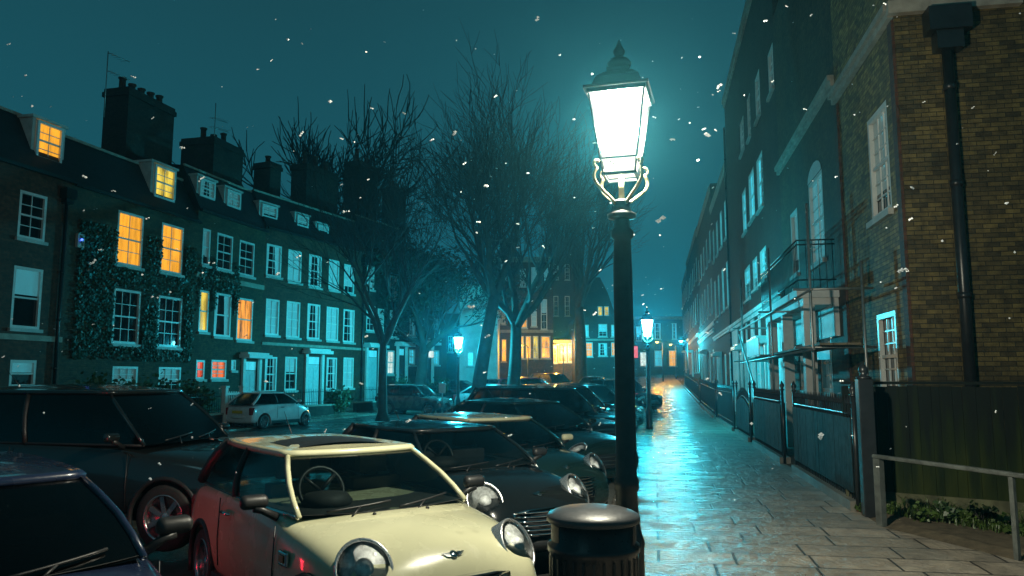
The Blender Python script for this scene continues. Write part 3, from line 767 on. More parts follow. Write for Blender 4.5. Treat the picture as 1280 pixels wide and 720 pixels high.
h.cornice(H-.4, 'stone', .4, .4)
h, H = front('church_hall', 'low dark hall behind the leftmost tree beside the far terrace end', 'building', 545, 586, 392, 62, M['brick_dark'], [(560,420,566,440,'glassdark')], cols=2)

# ------------------------------------------------------------------ street lamps
def lamp(label, loc, gk, rz=R(-14), group='gas-style street lamps', watts=700, scale=1.0):
    glassm = M[gk]
    o = empty('street_lamp', loc, rz)
    tag(o, label, 'street lamp', group)
    mb = MB()
    mb.lathe([(.135,0),(.135,.10),(.122,.14),(.118,.55),(.126,.60),(.105,.66),(.085,.75),(.078,.95),(.09,.97),(.09,1.03),(.076,1.06),(.070,2.55),(.064,2.78),(.085,2.80),(.085,2.84),(.06,2.87),(.055,2.93)], 20)
    mb.build('post', M['lampiron'], o)
    mb = MB(); mb.lathe([(.055,2.931),(.105,2.945),(.11,2.97),(.075,2.99),(.06,3.04),(.075,3.06),(.05,3.08)], 20); mb.build('collar', M['lampiron'], o)
    mb = MB(); mb.lathe([(.022,3.08),(.018,3.27)], 10); mb.build('stem', M['brass'], o)
    # cradle arms
    zb, zt, wb, wt = 3.28, 3.86, .118, .205
    for sx, sy in ((1,1),(1,-1),(-1,1),(-1,-1)):
        mb = MB(); pts = []
        for k in range(13):
            t = k/12
            rr = .05 + .165*math.sin(math.pi*min(1, t*.80))**1.0 if t < .9 else .05+.165*math.sin(math.pi*.80*t)
            rr = .045 + (.135)*t + .075*math.sin(math.pi*t)*(.4+t)
            pts.append((sx*rr*.86, sy*rr*.86, 3.05+.25*t))
        for k in range(7):            # scroll end
            a = k/6*math.pi*1.2
            pts.append((sx*(.155+.022*math.sin(a)), sy*(.155+.022*math.sin(a)), 3.30+.028-.028*math.cos(a)))
        mb.tube(pts, .0125, 8); mb.build('cradle_arm', M['brass'], o)
    mb = MB()
    def ring(z, w, th, hh): 
        for a, b_ in (((-w-th,w+th),(-w-th,-w+th)), ((-w-th,w+th),(w-th,w+th))): mb.box(a[0],a[1],b_[0],b_[1],z,z+hh)
        for a, b_ in (((-w-th,-w+th),(-w+th+.001,w-th-.001)), ((w-th,w+th),(-w+th+.001,w-th-.001))): mb.box(a[0],a[1],b_[0],b_[1],z+.001,z+hh-.001)
    ring(zb-.03, wb, .010, .02); ring(zb+.09, wb+(wt-wb)*.16, .006, .012); ring(zt, wt, .012, .03)
    for sx, sy in ((1,1),(1,-1),(-1,1),(-1,-1)):
        mb.tube([(sx*wb,sy*wb,zb-.01),(sx*wt,sy*wt,zt+.01)], .0085, 6)
    mb.build('lantern_frame', M['lampiron'], o)
    gm = MB()
    c = [(-1,-1),(1,-1),(1,1),(-1,1)]
    e = .012
    for k in range(4):
        a, b_ = c[k], c[(k+1) % 4]
        gm.quad((a[0]*(wb-e),a[1]*(wb-e),zb),(b_[0]*(wb-e),b_[1]*(wb-e),zb),(b_[0]*(wt-e),b_[1]*(wt-e),zt),(a[0]*(wt-e),a[1]*(wt-e),zt))
    gm.quad(*[(x*(wb-e),y*(wb-e),zb) for x, y in c])
    gm.build('lantern_glass', glassm, o, fixn=True)
    mb = MB()
    hw = wt+.035
    prof = [(hw, zt+.031), (hw, zt+.052), (wt-.02, zt+.07), (.16, zt+.14), (.105, zt+.19), (.085, zt+.20), (.085, zt+.235)]
    rows = [[(x*w, y*w, z) for x, y in c] for w, z in prof]
    mb.grid(rows, smooth=False, closed=True); mb.add([(x*hw,y*hw,zt+.031) for x, y in c], [(0,1,2,3)])
    mb.add([(x*.085,y*.085,zt+.235) for x, y in c], [(0,1,2,3)])
    hd = mb.build('hood', M['lampiron'], o)
    mb = MB(); mb.lathe([(.04,zt+.236),(.085,zt+.26),(.092,zt+.285),(.07,zt+.315),(.035,zt+.33),(.03,zt+.345),(.042,zt+.365),(.045,zt+.385),(.024,zt+.42),(.004,zt+.475)], 18)
    mb.build('finial', M['lampiron'], hd)
    bulb(o, (0,0,3.62), gk, watts)
    return o
LP1 = Vector((.82, 5.63, 0))
lamp('nearest street lamp, brilliant cream-white four-sided lantern on a black post behind the litter bin', LP1, 'lampglass', rz=R(-16), watts=2150)
p = st(-.22, 28.0); lamp('second street lamp, standing on the wet pavement farther up from the bright nearest one', p, 'lampcyan', watts=2700)
a = at_y(573, 428, 40); lamp('cyan glowing street lamp across the road in front of the pale rendered building', (a.x, 40, a.z-3.6), 'lampcyanfar', watts=5200)
def modern_lamp(label, pos, m, h_=4.2, dirx=-1, watts=1500):
    o = empty('column_lamp', pos); tag(o, label, 'street lamp', 'small column lamps at the end of the street')
    mb = MB(); mb.lathe([(.09,0),(.09,.9),(.06,1.0),(.045,h_)], 10); mb.tube([(0,0,h_-.02),(dirx*.1,-.05,h_+.12),(dirx*.35,-.1,h_+.16)], .03, 8); mb.build('post', M['lampiron'], o)
    mb = MB(); mb.box(dirx*.6-.22, dirx*.6+.22, -.22, .06, h_+.165, h_+.23); mb.build('lamp_head', M['iron'], o)
    mb = MB(); mb.lathe([(.02,-.15),(.13,-.10),(.17,0)], 12, (dirx*.6,-.08,h_+.163)); mb.build('lamp_bowl', M[m], o)
    bulb(o, (dirx*.6,-.08,h_+.05), m, watts, .08)
    return o
for px, py, Y, m, lb in ((821,428,84,'lampamber','amber column lamp glowing over the pavement end, left of a paired amber lamp'), (838,431,92,'lampamber','amber column lamp nearer the houses, right of its twin at the pavement end'),
                         (851,427,70,'lampcyanfar','cyan column lamp against the right-hand house row near the pavement end'), (650,432,58,'lampamber','amber column lamp glowing beside the forked tree trunk'),
                         (697,431,80,'lampamber','amber column lamp in front of the lit shopfront'), (723,430,74,'lampcyanfar','cyan column lamp at the corner of the gabled house')):
    a = at_y(px, py, Y); zb = g(Y)+ROAD
    modern_lamp(lb, (a.x+.6, Y, zb), m, a.z-zb-.1, watts={851: 2600, 723: 1500, 650: 750, 697: 2400}.get(px, 1000))

# ------------------------------------------------------------------ vehicles
def lerp_tab(tab, x):
    for i in range(len(tab)-1):
        a, b = tab[i], tab[i+1]
        if a[0] <= x <= b[0]:
            t = (x-a[0])/(b[0]-a[0]); return [a[k]+(b[k]-a[k])*t for k in range(len(a))]
    return list(tab[0] if x < tab[0][0] else tab[-1])
def section(st_):
    x, zt, w, zb, sh, cr = st_
    h = zt-zb
    half = [(0, zb), (.72*w, zb), (.92*w, zb+.05), (.985*w, zb+.24*h), (w, zb+.52*h), (.968*w, zt-sh), (.925*w, zt-sh*.42), (.82*w, zt-sh*.12), (.5*w, zt+cr*.6), (0, zt+cr)]
    return [(x, y, z) for y, z in half] + [(x, -y, z) for y, z in half[-2:0:-1]]
SPECS = {
 'mini': dict(body=[(-1.87,.60,.60,.34,.10,.0),(-1.84,.80,.74,.26,.12,.0),(-1.74,.93,.80,.20,.12,.0),(-1.5,1.0,.83,.18,.09,0),(-.6,.99,.84,.18,.06,0),(.3,.97,.84,.18,.06,0),(.66,.955,.84,.18,.09,.0),
       (.80,.945,.84,.18,.16,.03),(1.05,.92,.835,.18,.19,.05),(1.35,.875,.82,.18,.21,.06),(1.58,.80,.775,.19,.20,.065),(1.72,.72,.71,.20,.16,.06),(1.80,.62,.65,.24,.12,.04),(1.84,.52,.58,.30,.08,.0)],
   gh=dict(xf0=.76, xf1=.10, xr0=-1.78, xr1=-1.52, w0=.755, w1=.585, wf0=.70, wf1=.55, bf0=.16, bf1=.09, br=.08, z0=.955, z1=1.335, dome=.075), wheels=(1.24,-1.23,.30,.80), style='mini'),
 'suv': dict(body=[(-2.25,.70,.72,.40,.10,0),(-2.22,1.05,.84,.32,.12,0),(-2.1,1.15,.89,.28,.10,0),(-1,1.15,.91,.26,.06,0),(.6,1.12,.91,.26,.06,0),(.85,1.10,.91,.26,.10,.0),(1.05,1.08,.905,.26,.14,.03),(1.5,1.04,.89,.26,.16,.04),
       (1.9,.98,.86,.28,.16,.04),(2.1,.90,.80,.30,.14,.03),(2.2,.74,.72,.34,.10,.0),(2.24,.58,.66,.40,.08,0)],
   gh=dict(xf0=1.0, xf1=.35, xr0=-2.16, xr1=-1.85, w0=.83, w1=.66, wf0=.78, wf1=.62, bf0=.12, bf1=.06, br=.06, z0=1.12, z1=1.70, dome=.10), wheels=(1.36,-1.34,.36,.87), style='suv'),
 'saloon': dict(body=[(-2.3,.62,.70,.38,.10,0),(-2.27,.88,.80,.28,.12,0),(-2.1,.99,.86,.22,.12,.02),(-1.6,1.02,.89,.20,.09,.02),(-.6,1.0,.90,.20,.06,0),(.6,.97,.90,.20,.06,0),(.85,.96,.90,.20,.10,.01),(1.05,.94,.90,.20,.15,.03),(1.5,.90,.885,.20,.17,.05),
       (1.9,.83,.85,.22,.16,.05),(2.12,.75,.78,.24,.13,.04),(2.22,.64,.70,.28,.10,.0),(2.26,.50,.62,.34,.06,0)],
   gh=dict(xf0=1.05, xf1=.30, xr0=-1.95, xr1=-1.2, w0=.80, w1=.60, wf0=.74, wf1=.56, bf0=.14, bf1=.07, br=.08, z0=.98, z1=1.42, dome=.09), wheels=(1.38,-1.36,.33,.86), style='saloon'),
 'bubble': dict(body=[(-1.76,.60,.58,.36,.10,0),(-1.74,.82,.70,.28,.14,0),(-1.64,.93,.77,.22,.14,0),(-1.3,.97,.80,.20,.10,0),(-.3,.97,.81,.20,.07,0),(.5,.96,.81,.20,.08,0),(.78,.95,.81,.20,.16,.02),(1.0,.92,.80,.20,.22,.05),
       (1.3,.84,.76,.20,.24,.08),(1.52,.72,.68,.22,.20,.08),(1.66,.60,.60,.26,.14,.05),(1.73,.50,.50,.32,.08,0)],
   gh=dict(xf0=.82, xf1=.10, xr0=-1.68, xr1=-1.12, w0=.735, w1=.55, wf0=.67, wf1=.50, bf0=.18, bf1=.10, br=.10, z0=.955, z1=1.38, dome=.10), wheels=(1.15,-1.15,.29,.77), style='bubble'),
}
cache = {}
from mathutils.bvhtree import BVHTree
def bvh(kind):
    k = ('bvh', kind)
    if k not in cache:
        me = cache[('body', kind)]
        cache[k] = BVHTree.FromPolygons([v.co for v in me.vertices], [tuple(p.vertices) for p in me.polygons])
    return cache[k]
def inst(mesh_o, parent, loc=None, rot=None, mat=None, scale=None):
    c = mesh_o.copy(); col.objects.link(c); c.parent = parent
    if loc: c.location = loc
    if rot: c.rotation_euler = rot
    if scale: c.scale = scale
    return c
def wheel_parts(r):
    key = ('wheel', r)
    if key not in cache:
        mb = MB(); k = r
        mb.lathe([(k*.68,-.10),(k*.9,-.105),(k*.985,-.08),(k,-.05),(k,.05),(k*.985,.08),(k*.9,.105),(k*.68,.10)], 28, axis='y', cap=False)
        rb = MB(); rb.lathe([(k*.68,.095),(k*.66,.06),(k*.60,-.02),(0.001,-.02)], 28, axis='y', cap=False); rb.lathe([(k*.70,.10),(k*.67,.108),(k*.64,.08)], 28, axis='y', cap=False)
        rb.lathe([(.001,.075),(k*.16,.07),(k*.2,.03)], 14, axis='y', cap=False)
        for j in range(7):
            a = 2*math.pi*j/7
            Mx = Matrix.Rotation(a, 4, 'Y'); rb.box(k*.14, k*.66, .035, .07, -k*.075, k*.075, Mx)
        cache[key] = (mb.v, mb.f, mb.sm, rb.v, rb.f, rb.sm)
    return cache[key]
def make_car(kind, label, pm, loc, heading, cat='car', roofm=None, group=None, glass='cargldark', tail='tailoff', plates=False, detail=True, name='parked_car', sunroof=False):
    S = SPECS[kind]; G = S['gh']
    o = empty(name, loc, heading); tag(o, label, cat, group)
    # --- body shell with wheel arches cut out
    ck = ('body', kind)
    if ck not in cache:
        mb = MB(); secs = [section(s) for s in S['body']]; n = len(secs[0])
        mb.grid(secs, smooth=True, closed=True)
        mb.add(secs[0], [tuple(range(n))], True); mb.add(secs[-1], [tuple(range(n-1, -1, -1))], True)
        me = bpy.data.meshes.new('body'); me.from_pydata(mb.v, [], mb.f)
        bm = bmesh.new(); bm.from_mesh(me); bmesh.ops.remove_doubles(bm, verts=bm.verts, dist=1e-4); bmesh.ops.recalc_face_normals(bm, faces=bm.faces); bm.to_mesh(me); bm.free()
        t = bpy.data.objects.new('body', me); col.objects.link(t)
        sub = t.modifiers.new('s', 'SUBSURF'); sub.levels = 2; sub.render_levels = 2
        xf, xr, wr, wy = S['wheels']
        cut = MB()
        for x in (xf, xr):
            for s in (1, -1):
                cy = s*(wy+.1)
                cut.lathe([(wr+.055, -.36), (wr+.055, .36)], 32, (x, cy-s*0, wr), axis='y', smooth=False)
        cm = bpy.data.meshes.new('cut'); cm.from_pydata(cut.v, [], cut.f)
        bm = bmesh.new(); bm.from_mesh(cm); bmesh.ops.recalc_face_normals(bm, faces=bm.faces); bm.to_mesh(cm); bm.free()
        c = bpy.data.objects.new('cut', cm); col.objects.link(c)
        b = t.modifiers.new('b', 'BOOLEAN'); b.operation = 'DIFFERENCE'; b.object = c; b.solver = 'EXACT'
        dg = bpy.context.evaluated_depsgraph_get(); dg.update()
        res = bpy.data.meshes.new_from_object(t.evaluated_get(dg)); res.name = 'body'
        res.polygons.foreach_set('use_smooth', [True]*len(res.polygons))
        try: res.set_sharp_from_angle(angle=R(42))
        except Exception: pass
        bpy.data.objects.remove(t); bpy.data.objects.remove(c)
        res.materials.clear(); res.materials.append(M['black']); cache[ck] = res
    bo = bpy.data.objects.new('body', cache[ck]); col.objects.link(bo); bo.parent = o
    bo.material_slots[0].link = 'OBJECT'; bo.material_slots[0].material = pm
    # --- greenhouse
    nf, ns, nr = 10, 10, 8
    def outline(v, grow=0.0):
        L_ = lambda a, b: G[a] + (G[b]-G[a])*v
        z = G['z0'] + (G['z1']-G['z0'])*v
        bul = .035*math.sin(math.pi*v)
        xf, xr, w, wf = L_('xf0','xf1'), L_('xr0','xr1'), L_('w0','w1')+bul+grow, L_('wf0','wf1')+bul+grow
        bf = L_('bf0','bf1'); br = G['br']
        front = []; left = []; rear = []; right = []
        xc = xf + .35*0
        for i in range(nf+1):
            t = -1+2*i/nf; front.append((xf+bf*(1-t*t)+bul*.6, t*wf, z+ .0))
        for i in range(1, ns):
            t = i/ns; x = xf+(xr-xf)*t; y = wf+(w-wf)*min(1, math.sin(min(1,t*2.4)*math.pi/2)); y -= (.07 if t > .6 else 0)*((t-.6)/.4)**2
            left.append((x, y, z))
        yr = w-.07
        for i in range(nr+1):
            t = 1-2*i/nr; rear.append((xr-br*(1-t*t), t*yr, z))
        for p in reversed(left): right.append((p[0], -p[1], p[2]))
        return front, left, rear, right
    lv = [0, .25, .5, .75, 1]
    O = [outline(v) for v in lv]
    def surf(f): 
        mb = MB(); mb.grid([f(x) for x in O], smooth=True); return mb
    gm = M[glass]
    ws = surf(lambda x: x[0]).build('windscreen', gm, o)
    def lframe(sgn):
        f = lambda x: [x[0][-1]]+x[1]+[x[2][0]] if sgn > 0 else [x[2][-1]]+x[3]+[x[0][0]]
        return f
    for s in (1, -1): surf(lframe(s)).build('side_window', gm, o)
    surf(lambda x: x[2]).build('rear_window', gm, o)
    pil = pm
    for s in (1, -1):
        mb = MB(); mb.tube([(x[0][-1 if s > 0 else 0]) for x in O], .022, 8); mb.build('windscreen_pillar', pil if kind != 'mini' else pm, o)
        mb = MB()
        xs_ = [x[2][0 if s > 0 else -1] for x in O]
        mb.tube(xs_, .05 if kind != 'suv' else .07, 8); mb.build('rear_pillar', M['trim'] if kind == 'mini' else pil, o)
        idx = 4
        mb = MB(); mb.tube([(x[1][idx] if s > 0 else x[3][-1-idx]) for x in O], .03, 8); mb.build('door_pillar', M['trim'], o)
        mb = MB(); mb.tube([O[0][0][-1]]+O[0][1]+[O[0][2][0]] if s > 0 else [O[0][2][-1]]+O[0][3]+[O[0][0][0]], .016, 6); mb.build('waist_trim', M['chrome'] if kind in ('mini','bubble') else M['trim'], o)
    # --- roof
    mb = MB(); rows = []
    base = sum(O[-1], []) if False else (O[-1][0]+O[-1][1]+O[-1][2]+O[-1][3])
    cx = (G['xf1']+G['xr1'])/2
    for k, dz in ((1.0,-.03),(1.05,-.012),(1.055,.012),(1.02,.032),(.9,.32),(.7,.62),(.45,.86),(.2,.98),(.02,1.0)):
        z = G['z1'] + (dz if dz < .04 and k >= 1.0 else G['dome']*dz)
        rows.append([(cx+(p[0]-cx)*(k if k <= 1 else 1+(k-1)*.7), p[1]*k, z) for p in base])
    rows = rows
    mb.grid(rows, smooth=True, closed=True); n = len(base)
    mb.add(rows[-1], [tuple(range(n))], True)
    ro = mb.build('roof', roofm or pm, o, fixn=True)
    if sunroof:
        mb = MB(); a = []
        for i in range(9):
            a.append([(G['xf1']-.14-.95*i/8, -.44+.88*j/8, G['z1']+G['dome']*(1-.55*((j-4)/4)**2*.9-.45*((i-3.6)/5.4)**2)+.006) for j in range(9)])
        mb.grid(a); mb.build('sunroof', M['trim'], ro)
    # --- cabin
    mb = MB(); fl = [(x, y*.97, G['z0']+.012) for x, y, z in (O[0][0]+O[0][1]+O[0][2]+O[0][3])]; mb.add(fl, [tuple(range(len(fl)))])
    xd = G['xf0']
    mb.lathe([(.001,0),(.18,.0),(.2,.05),(.16,.1),(.001,.12)], 12, (xd-.36, -.34, G['z0']+.0)); 
    mb.build('dashboard', M['inside'], o)
    if detail:
        xs0 = (G['xf1']+xd)/2-.62
        for yy in (.36, -.36):
            mb = MB(); z0 = G['z0']-.05
            mb.box(xs0-.1, xs0+.06, yy-.23, yy+.23, z0, z0+.17, Matrix.Identity(4)); mb.box(xs0-.13, xs0-.03, yy-.13, yy+.13, z0+.20, z0+.37)
            for q in (-.06, .06): mb.tube([(xs0-.07, yy+q, z0+.1),(xs0-.08, yy+q, z0+.26)], .008, 6)
            mb.build('seat', M['seat'], o, bevel=.04)
        mb = MB()
        Mw = Matrix.Translation((xd-.42, -.36, G['z0']+.12)) @ Matrix.Rotation(R(65), 4, 'Y')
        pts = [Mw @ Vector((.18*math.cos(2*math.pi*i/24), .18*math.sin(2*math.pi*i/24), 0)) for i in range(25)]
        mb.tube(pts, .016, 8)
        for a in (0, 2.3, 4.0): mb.tube([Mw @ Vector((0,0,-.02)), Mw @ Vector((.17*math.cos(a), .17*math.sin(a), 0))], .016, 6)
        mb.build('steering_wheel', M['trim'], o)
    # --- wheels
    xf, xr, wr, wy = S['wheels']; tv, tf, tsm, rv, rf, rsm = wheel_parts(wr)
    for x in (xf, xr):
        for s in (1, -1):
            a = MB(); a.v, a.f, a.sm = [(v[0], v[1]*s, v[2]) for v in tv], list(tf), list(tsm)
            w = a.build('wheel', M['tyre'], o, fixn=False, loc=(x, s*(wy-.09), wr))
            b = MB(); b.v, b.f, b.sm = [(v[0], v[1]*s, v[2]) for v in rv], list(rf), list(rsm)
            b.build('rim', M['rim'], w)
            mb = MB()
            arc = [(x+(wr+.06)*math.cos(a_), s*(lerp_tab([q for q in S['body']], x+(wr+.06)*math.cos(a_))[2]*(.985 if kind == 'mini' else .975)), wr+(wr+.06)*math.sin(a_)) for a_ in [math.pi*(-.12+1.24*i/18) for i in range(19)]]
            mb.tube(arc, .028 if kind in ('mini','suv') else .012, 6); mb.build('wheel_arch', M['trim'] if kind in ('mini','suv') else pm, o)
    # --- sills
    for s in (1, -1):
        mb = MB(); yb = s*S['body'][5][2]
        mb.box(xr+wr+.06, xf-wr-.06, min(yb*.93, yb*.995), max(yb*.93, yb*.995), S['body'][5][3]+.0, S['body'][5][3]+.13); mb.build('sill_trim', M['trim'], o, bevel=.02)
    bw = lambda x: lerp_tab(S['body'], x)
    # --- mirrors
    for s in (1, -1):
        xm = G['xf0']-.22; ym = s*(G['w0']+.06)
        mb = MB(); mb.box(-.055, .05, -.10, .10, -.055, .06)
        mb.v = [(v[0]*(1.0 if v[0] < 0 else .7), v[1], v[2]*(1 if v[0] < 0 else .75)) for v in mb.v]
        mo = mb.build('door_mirror', roofm if (roofm and kind == 'mini') else (M['trim'] if kind == 'mini' else pm), o, loc=(xm, ym+s*.13, G['z0']+.10), fixn=True)
        bv_ = mo.modifiers.new('bevel', 'BEVEL'); bv_.width = .04; bv_.segments = 5; mo.data.polygons.foreach_set('use_smooth', [True]*len(mo.data.polygons))
        mb = MB(); mb.tube([(0,-s*.17,-.12),(0,-s*.06,-.06),(0,0,-.04)], [.03,.026,.03], 8); mb.build('mirror_stalk', M['trim'], mo)
        # door seams and handle
        mb = MB()
        yb = lambda z, x: s*(bw(x)[2]*(1.002 if .45 < z < .8 else .99))
        for xx in (G['xf0']-.12, (G['xf1']+G['xr1'])/2+.02) + (() if kind in ('mini','bubble') else ((G['xr1'])+.1,)):
            mb.tube([(xx, s*bw(xx)[2]*.985, bw(xx)[3]+.2), (xx, s*bw(xx)[2]*1.0, bw(xx)[3]+.42), (xx, s*bw(xx)[2]*.984, bw(xx)[1]-.06)], .005, 5)
        mb.build('door_seam', M['trim'], o)
        xh = (G['xf1']+G['xr1'])/2+.18
        mb = MB(); yy = s*bw(xh)[2]*.992; mb.tube([(xh,yy,bw(xh)[1]-.15),(xh+.02,yy+s*.035,bw(xh)[1]-.145),(xh+.16,yy+s*.035,bw(xh)[1]-.145),(xh+.18,yy,bw(xh)[1]-.15)], .013, 8)
        mb.build('door_handle', M['chrome'] if kind in ('mini','bubble') else pm, o)
    # --- lamps
    xn = S['body'][-1][0]; xt = S['body'][0][0]
    for s in (1, -1):
        if kind in ('mini', 'bubble'):
            hx, hy, hz, rad = (1.56, .58, .72, .172) if kind == 'mini' else (1.44, .52, .70, .12)
            nrm = Vector((.78, s*.33, .52)).normalized()
        else:
            hx, hy, hz, rad = (2.02, .68, .80, .13) if kind == 'suv' else (2.02, .66, .70, .12)
            nrm = Vector((.86, s*.4, .25)).normalized()
        bv = bvh(kind); hp = Vector((hx, s*hy, hz)); ht = bv.ray_cast(hp+nrm*.8, -nrm)[0]
        if ht: hp = ht - nrm*.012
        q = Vector((0,0,1)).rotation_difference(nrm).to_matrix().to_4x4()
        mb = MB(); mb.lathe([(rad*1.06,-.13),(rad*1.06,.010),(rad*1.01,.022),(rad*.94,.012),(rad*.93,-.02)], 28, cap=False)
        sc = Matrix.Diagonal((1.12,1,1,1)) if kind in ('mini','bubble') else Matrix.Diagonal((.72,1.5,1,1))
        mb.v = [tuple(q @ (sc @ Vector(v))) for v in mb.v]
        hl = mb.build('headlight', M['lampring'], o, loc=hp)
        mb = MB(); mb.lathe([(rad*.95,.0),(rad*.8,.035),(rad*.5,.06),(rad*.2,.07),(.001,.072)], 28); mb.v = [tuple(q @ (sc @ Vector(v))) for v in mb.v]
        mb.build('headlight_glass', M['clear'], hl)
        mb = MB(); mb.lathe([(rad*.94,.004),(rad*.6,-.03),(rad*.36,-.02),(rad*.34,.03),(rad*.15,.045),(.001,.047)], 28); mb.v = [tuple(q @ (sc @ Vector(v))) for v in mb.v]
        mb.build('reflector', M['headlens'], hl)
        # tail lamp
        tw = bw(xt+.05)[2]
        mb = MB(); zt_ = S['body'][1][1]
        mb.box(xt-.03, xt+.16, min(s*tw*.80, s*tw*1.0), max(s*tw*.80, s*tw*1.0), zt_-.26, zt_+.02); mb.build('tail_light', M[tail], o, bevel=.03)
        if kind == 'mini':
            mb = MB(); xi = .86; yy = s*bw(xi)[2]*1.0
            mb.box(xi-.09, xi+.07, min(yy*.985, yy*1.012), max(yy*.985, yy*1.012), .66, .76); si = mb.build('side_indicator', M['chrome'], o, bevel=.012)
            mb = MB(); mb.box(xi-.055, xi+.03, min(yy*1.0125, yy*1.022), max(yy*1.0125, yy*1.022), .685, .735); mb.build('indicator_lens', M['amber'], si, bevel=.006)
    # --- grille and bumper
    if kind == 'mini':
        mb = MB(); P = [(-.44,.56),(-.40,.635),(-.25,.665),(.25,.665),(.40,.635),(.44,.56),(.30,.40),(-.30,.40)]
        def face(sc, x): return [(x-.10*abs(y*sc)/.44*0 - .16*(y*sc/.5)**2 - (z-.5)*.28, y*sc, .53+(z-.53)*sc) for y, z in P]
        a, b_ = face(1.0, 1.93), face(.93, 1.935); a2 = face(1.0, 1.75)
        n = len(P); mb.add(a+b_+a2, [(i,(i+1) % n, n+(i+1) % n, n+i) for i in range(n)]+[((i+1) % n, i, 2*n+i, 2*n+(i+1) % n) for i in range(n)]); gr = mb.build('grille', M['chrome'], o, bevel=.004)
        mb = MB(); mb.add(face(.93, 1.91), [tuple(range(n))]); mb.build('grille_backing', M['trim'], gr)
        for k in range(6):
            z = .435+.04*k; hw = .33+.085*min(1,(z-.40)/.16) if z < .57 else .40-.4*(z-.57)
            mb = MB(); mb.tube([(1.925-.16*(y*hw/.5)**2-(z-.5)*.28, y*hw, z) for y in (-1,-.66,-.33,0,.33,.66,1)], .010, 6); mb.build('grille_bar', M['chrome'], gr)
        mb = MB(); mb.tube([(1.86-.30*(y/.6)**2, y, .33) for y in [-.66+.11*i for i in range(13)]], .065, 10); mb.build('bumper', M['trim'], o)
        # winged round badge on the bonnet nose
        mb = MB(); bx_ = 1.765; bz = .765
        ht = bvh(kind).ray_cast(Vector((1.70, 0, 1.5)), Vector((0,0,-1)))[0]
        Mb = Matrix.Translation((1.70, 0, ht.z+.004)) @ Matrix.Rotation(R(38), 4, 'Y')
        v0 = len(mb.v); mb.lathe([(.030,0),(.030,.008),(.022,.012),(.001,.012)], 16); 
        for s in (1, -1):
            for j in range(3):
                mb.add([(-.016+.012*j, s*.03, .002),(-.006+.012*j, s*.03, .002),(-.010+.010*j, s*(.085-.012*j), .002),(-.016+.010*j, s*(.085-.012*j), .002),
                        (-.016+.012*j, s*.03, .008),(-.006+.012*j, s*.03, .008),(-.010+.010*j, s*(.085-.012*j), .006),(-.016+.010*j, s*(.085-.012*j), .006)], [(4,5,6,7),(0,1,5,4),(1,2,6,5),(2,3,7,6),(3,0,4,7)])
        mb.v = [tuple(Mb @ Vector(v)) for v in mb.v]; mb.build('bonnet_badge', M['chrome'], o)
        for s in (.22, -.22):
            mb = MB(); mb.lathe([(.014,0),(.014,.012),(.001,.02)], 8, (.98, s, bvh(kind).ray_cast(Vector((.98, s, 1.5)), Vector((0,0,-1)))[0].z)); mb.build('washer_jet', M['trim'], o)
    else:
        hw = .55 if kind != 'bubble' else .36; zc = .62 if kind == 'suv' else .52
        mb = MB(); rows = []
        for z in (zc-.11, zc+.10): rows.append([(xn+.05-.16*(y/.6)**2-(z-zc)*.3, y, z) for y in [-hw+2*hw*i/10 for i in range(11)]])
        mb.grid(rows); gr = mb.build('grille', M['trim'], o)
        for z in (zc-.06, zc, zc+.06):
            mb = MB(); mb.tube([(xn+.062-.16*(y/.6)**2-(z-zc)*.3, y, z) for y in [-hw+2*hw*i/10 for i in range(11)]], .009, 6); mb.build('grille_bar', M['chrome'], gr)
        mb = MB(); mb.tube([(xn+.0-.30*(y/.7)**2, y, zc-.22) for y in [-.7+.14*i for i in range(11)]], .07, 10); mb.build('bumper', pm, o)
    # --- wipers
    if detail:
        for y0, y1 in ((-.52,-.02),(.02,.52)):
            mb = MB(); n_ = 7; pts = []
            for i in range(n_):
                y = y0+(y1-y0)*i/(n_-1); v = .05+.10*i/(n_-1)
                L_ = lambda a, b: G[a]+(G[b]-G[a])*v
                t = y/L_('wf0','wf1'); pts.append((L_('xf0','xf1')+L_('bf0','bf1')*(1-t*t)+.03, y, G['z0']+(G['z1']-G['z0'])*v+.012))
            mb.tube(pts, .009, 5); mb.tube([(G['xf0']+.17, (y0*.7+y1*.3), G['z0']+.0), pts[3]], .008, 5); mb.build('wiper', M['trim'], o)
        mb = MB(); mb.tube([(cx_-.0, 0, 0) for cx_ in (0,)]*2 if False else [(G['xr1']+.25,0,G['z1']+G['dome']*.8),(G['xr1']+.02,0,G['z1']+G['dome']+.20)], [.006,.002], 5); mb.build('roof_aerial', M['trim'], o)
    # rear details
    mb = MB(); mb.tube([(xt+.0+.22*(y/.7)**2, y, S['body'][0][3]+.12) for y in [-.66+.11*i for i in range(13)]], .07, 10); mb.build('rear_bumper', M['trim'] if kind != 'bubble' else pm, o)
    if plates:
        mb = MB(); mb.box(xt-.055, xt-.035, -.26, .26, .62, .73); mb.build('number_plate', M['plate'], o)
    return o
def hd(vx, vy): return math.atan2(vy, vx)
HV = Vector((.596, -.803, 0)); HA = hd(HV.x, HV.y)
RW = 'cars parked at an angle along the near kerb'
make_car('mini', 'cream hatchback with dark sunroof, parked behind the bin', M['cream'], (-1.40, 6.62, ROAD), HA, group=RW, glass='cargl', sunroof=True)
make_car('mini', 'black hatchback with chrome-barred grille, beside the cream one', M['black'], (-.74, 9.32, ROAD), HA, group=RW, glass='cargl')
make_car('mini', 'dark green hatchback with a cream roof, third along the row', M['darkgreen'], (-.24, 11.72, ROAD), HA+R(-2), group=RW, roofm=M['cream'], glass='cargl')
make_car('saloon', 'dark teal saloon with a long sloping windscreen, beyond the cream-roofed hatchback', M['darkgreen'], (.25, 14.9, ROAD+.06), HA+R(4), group=RW)
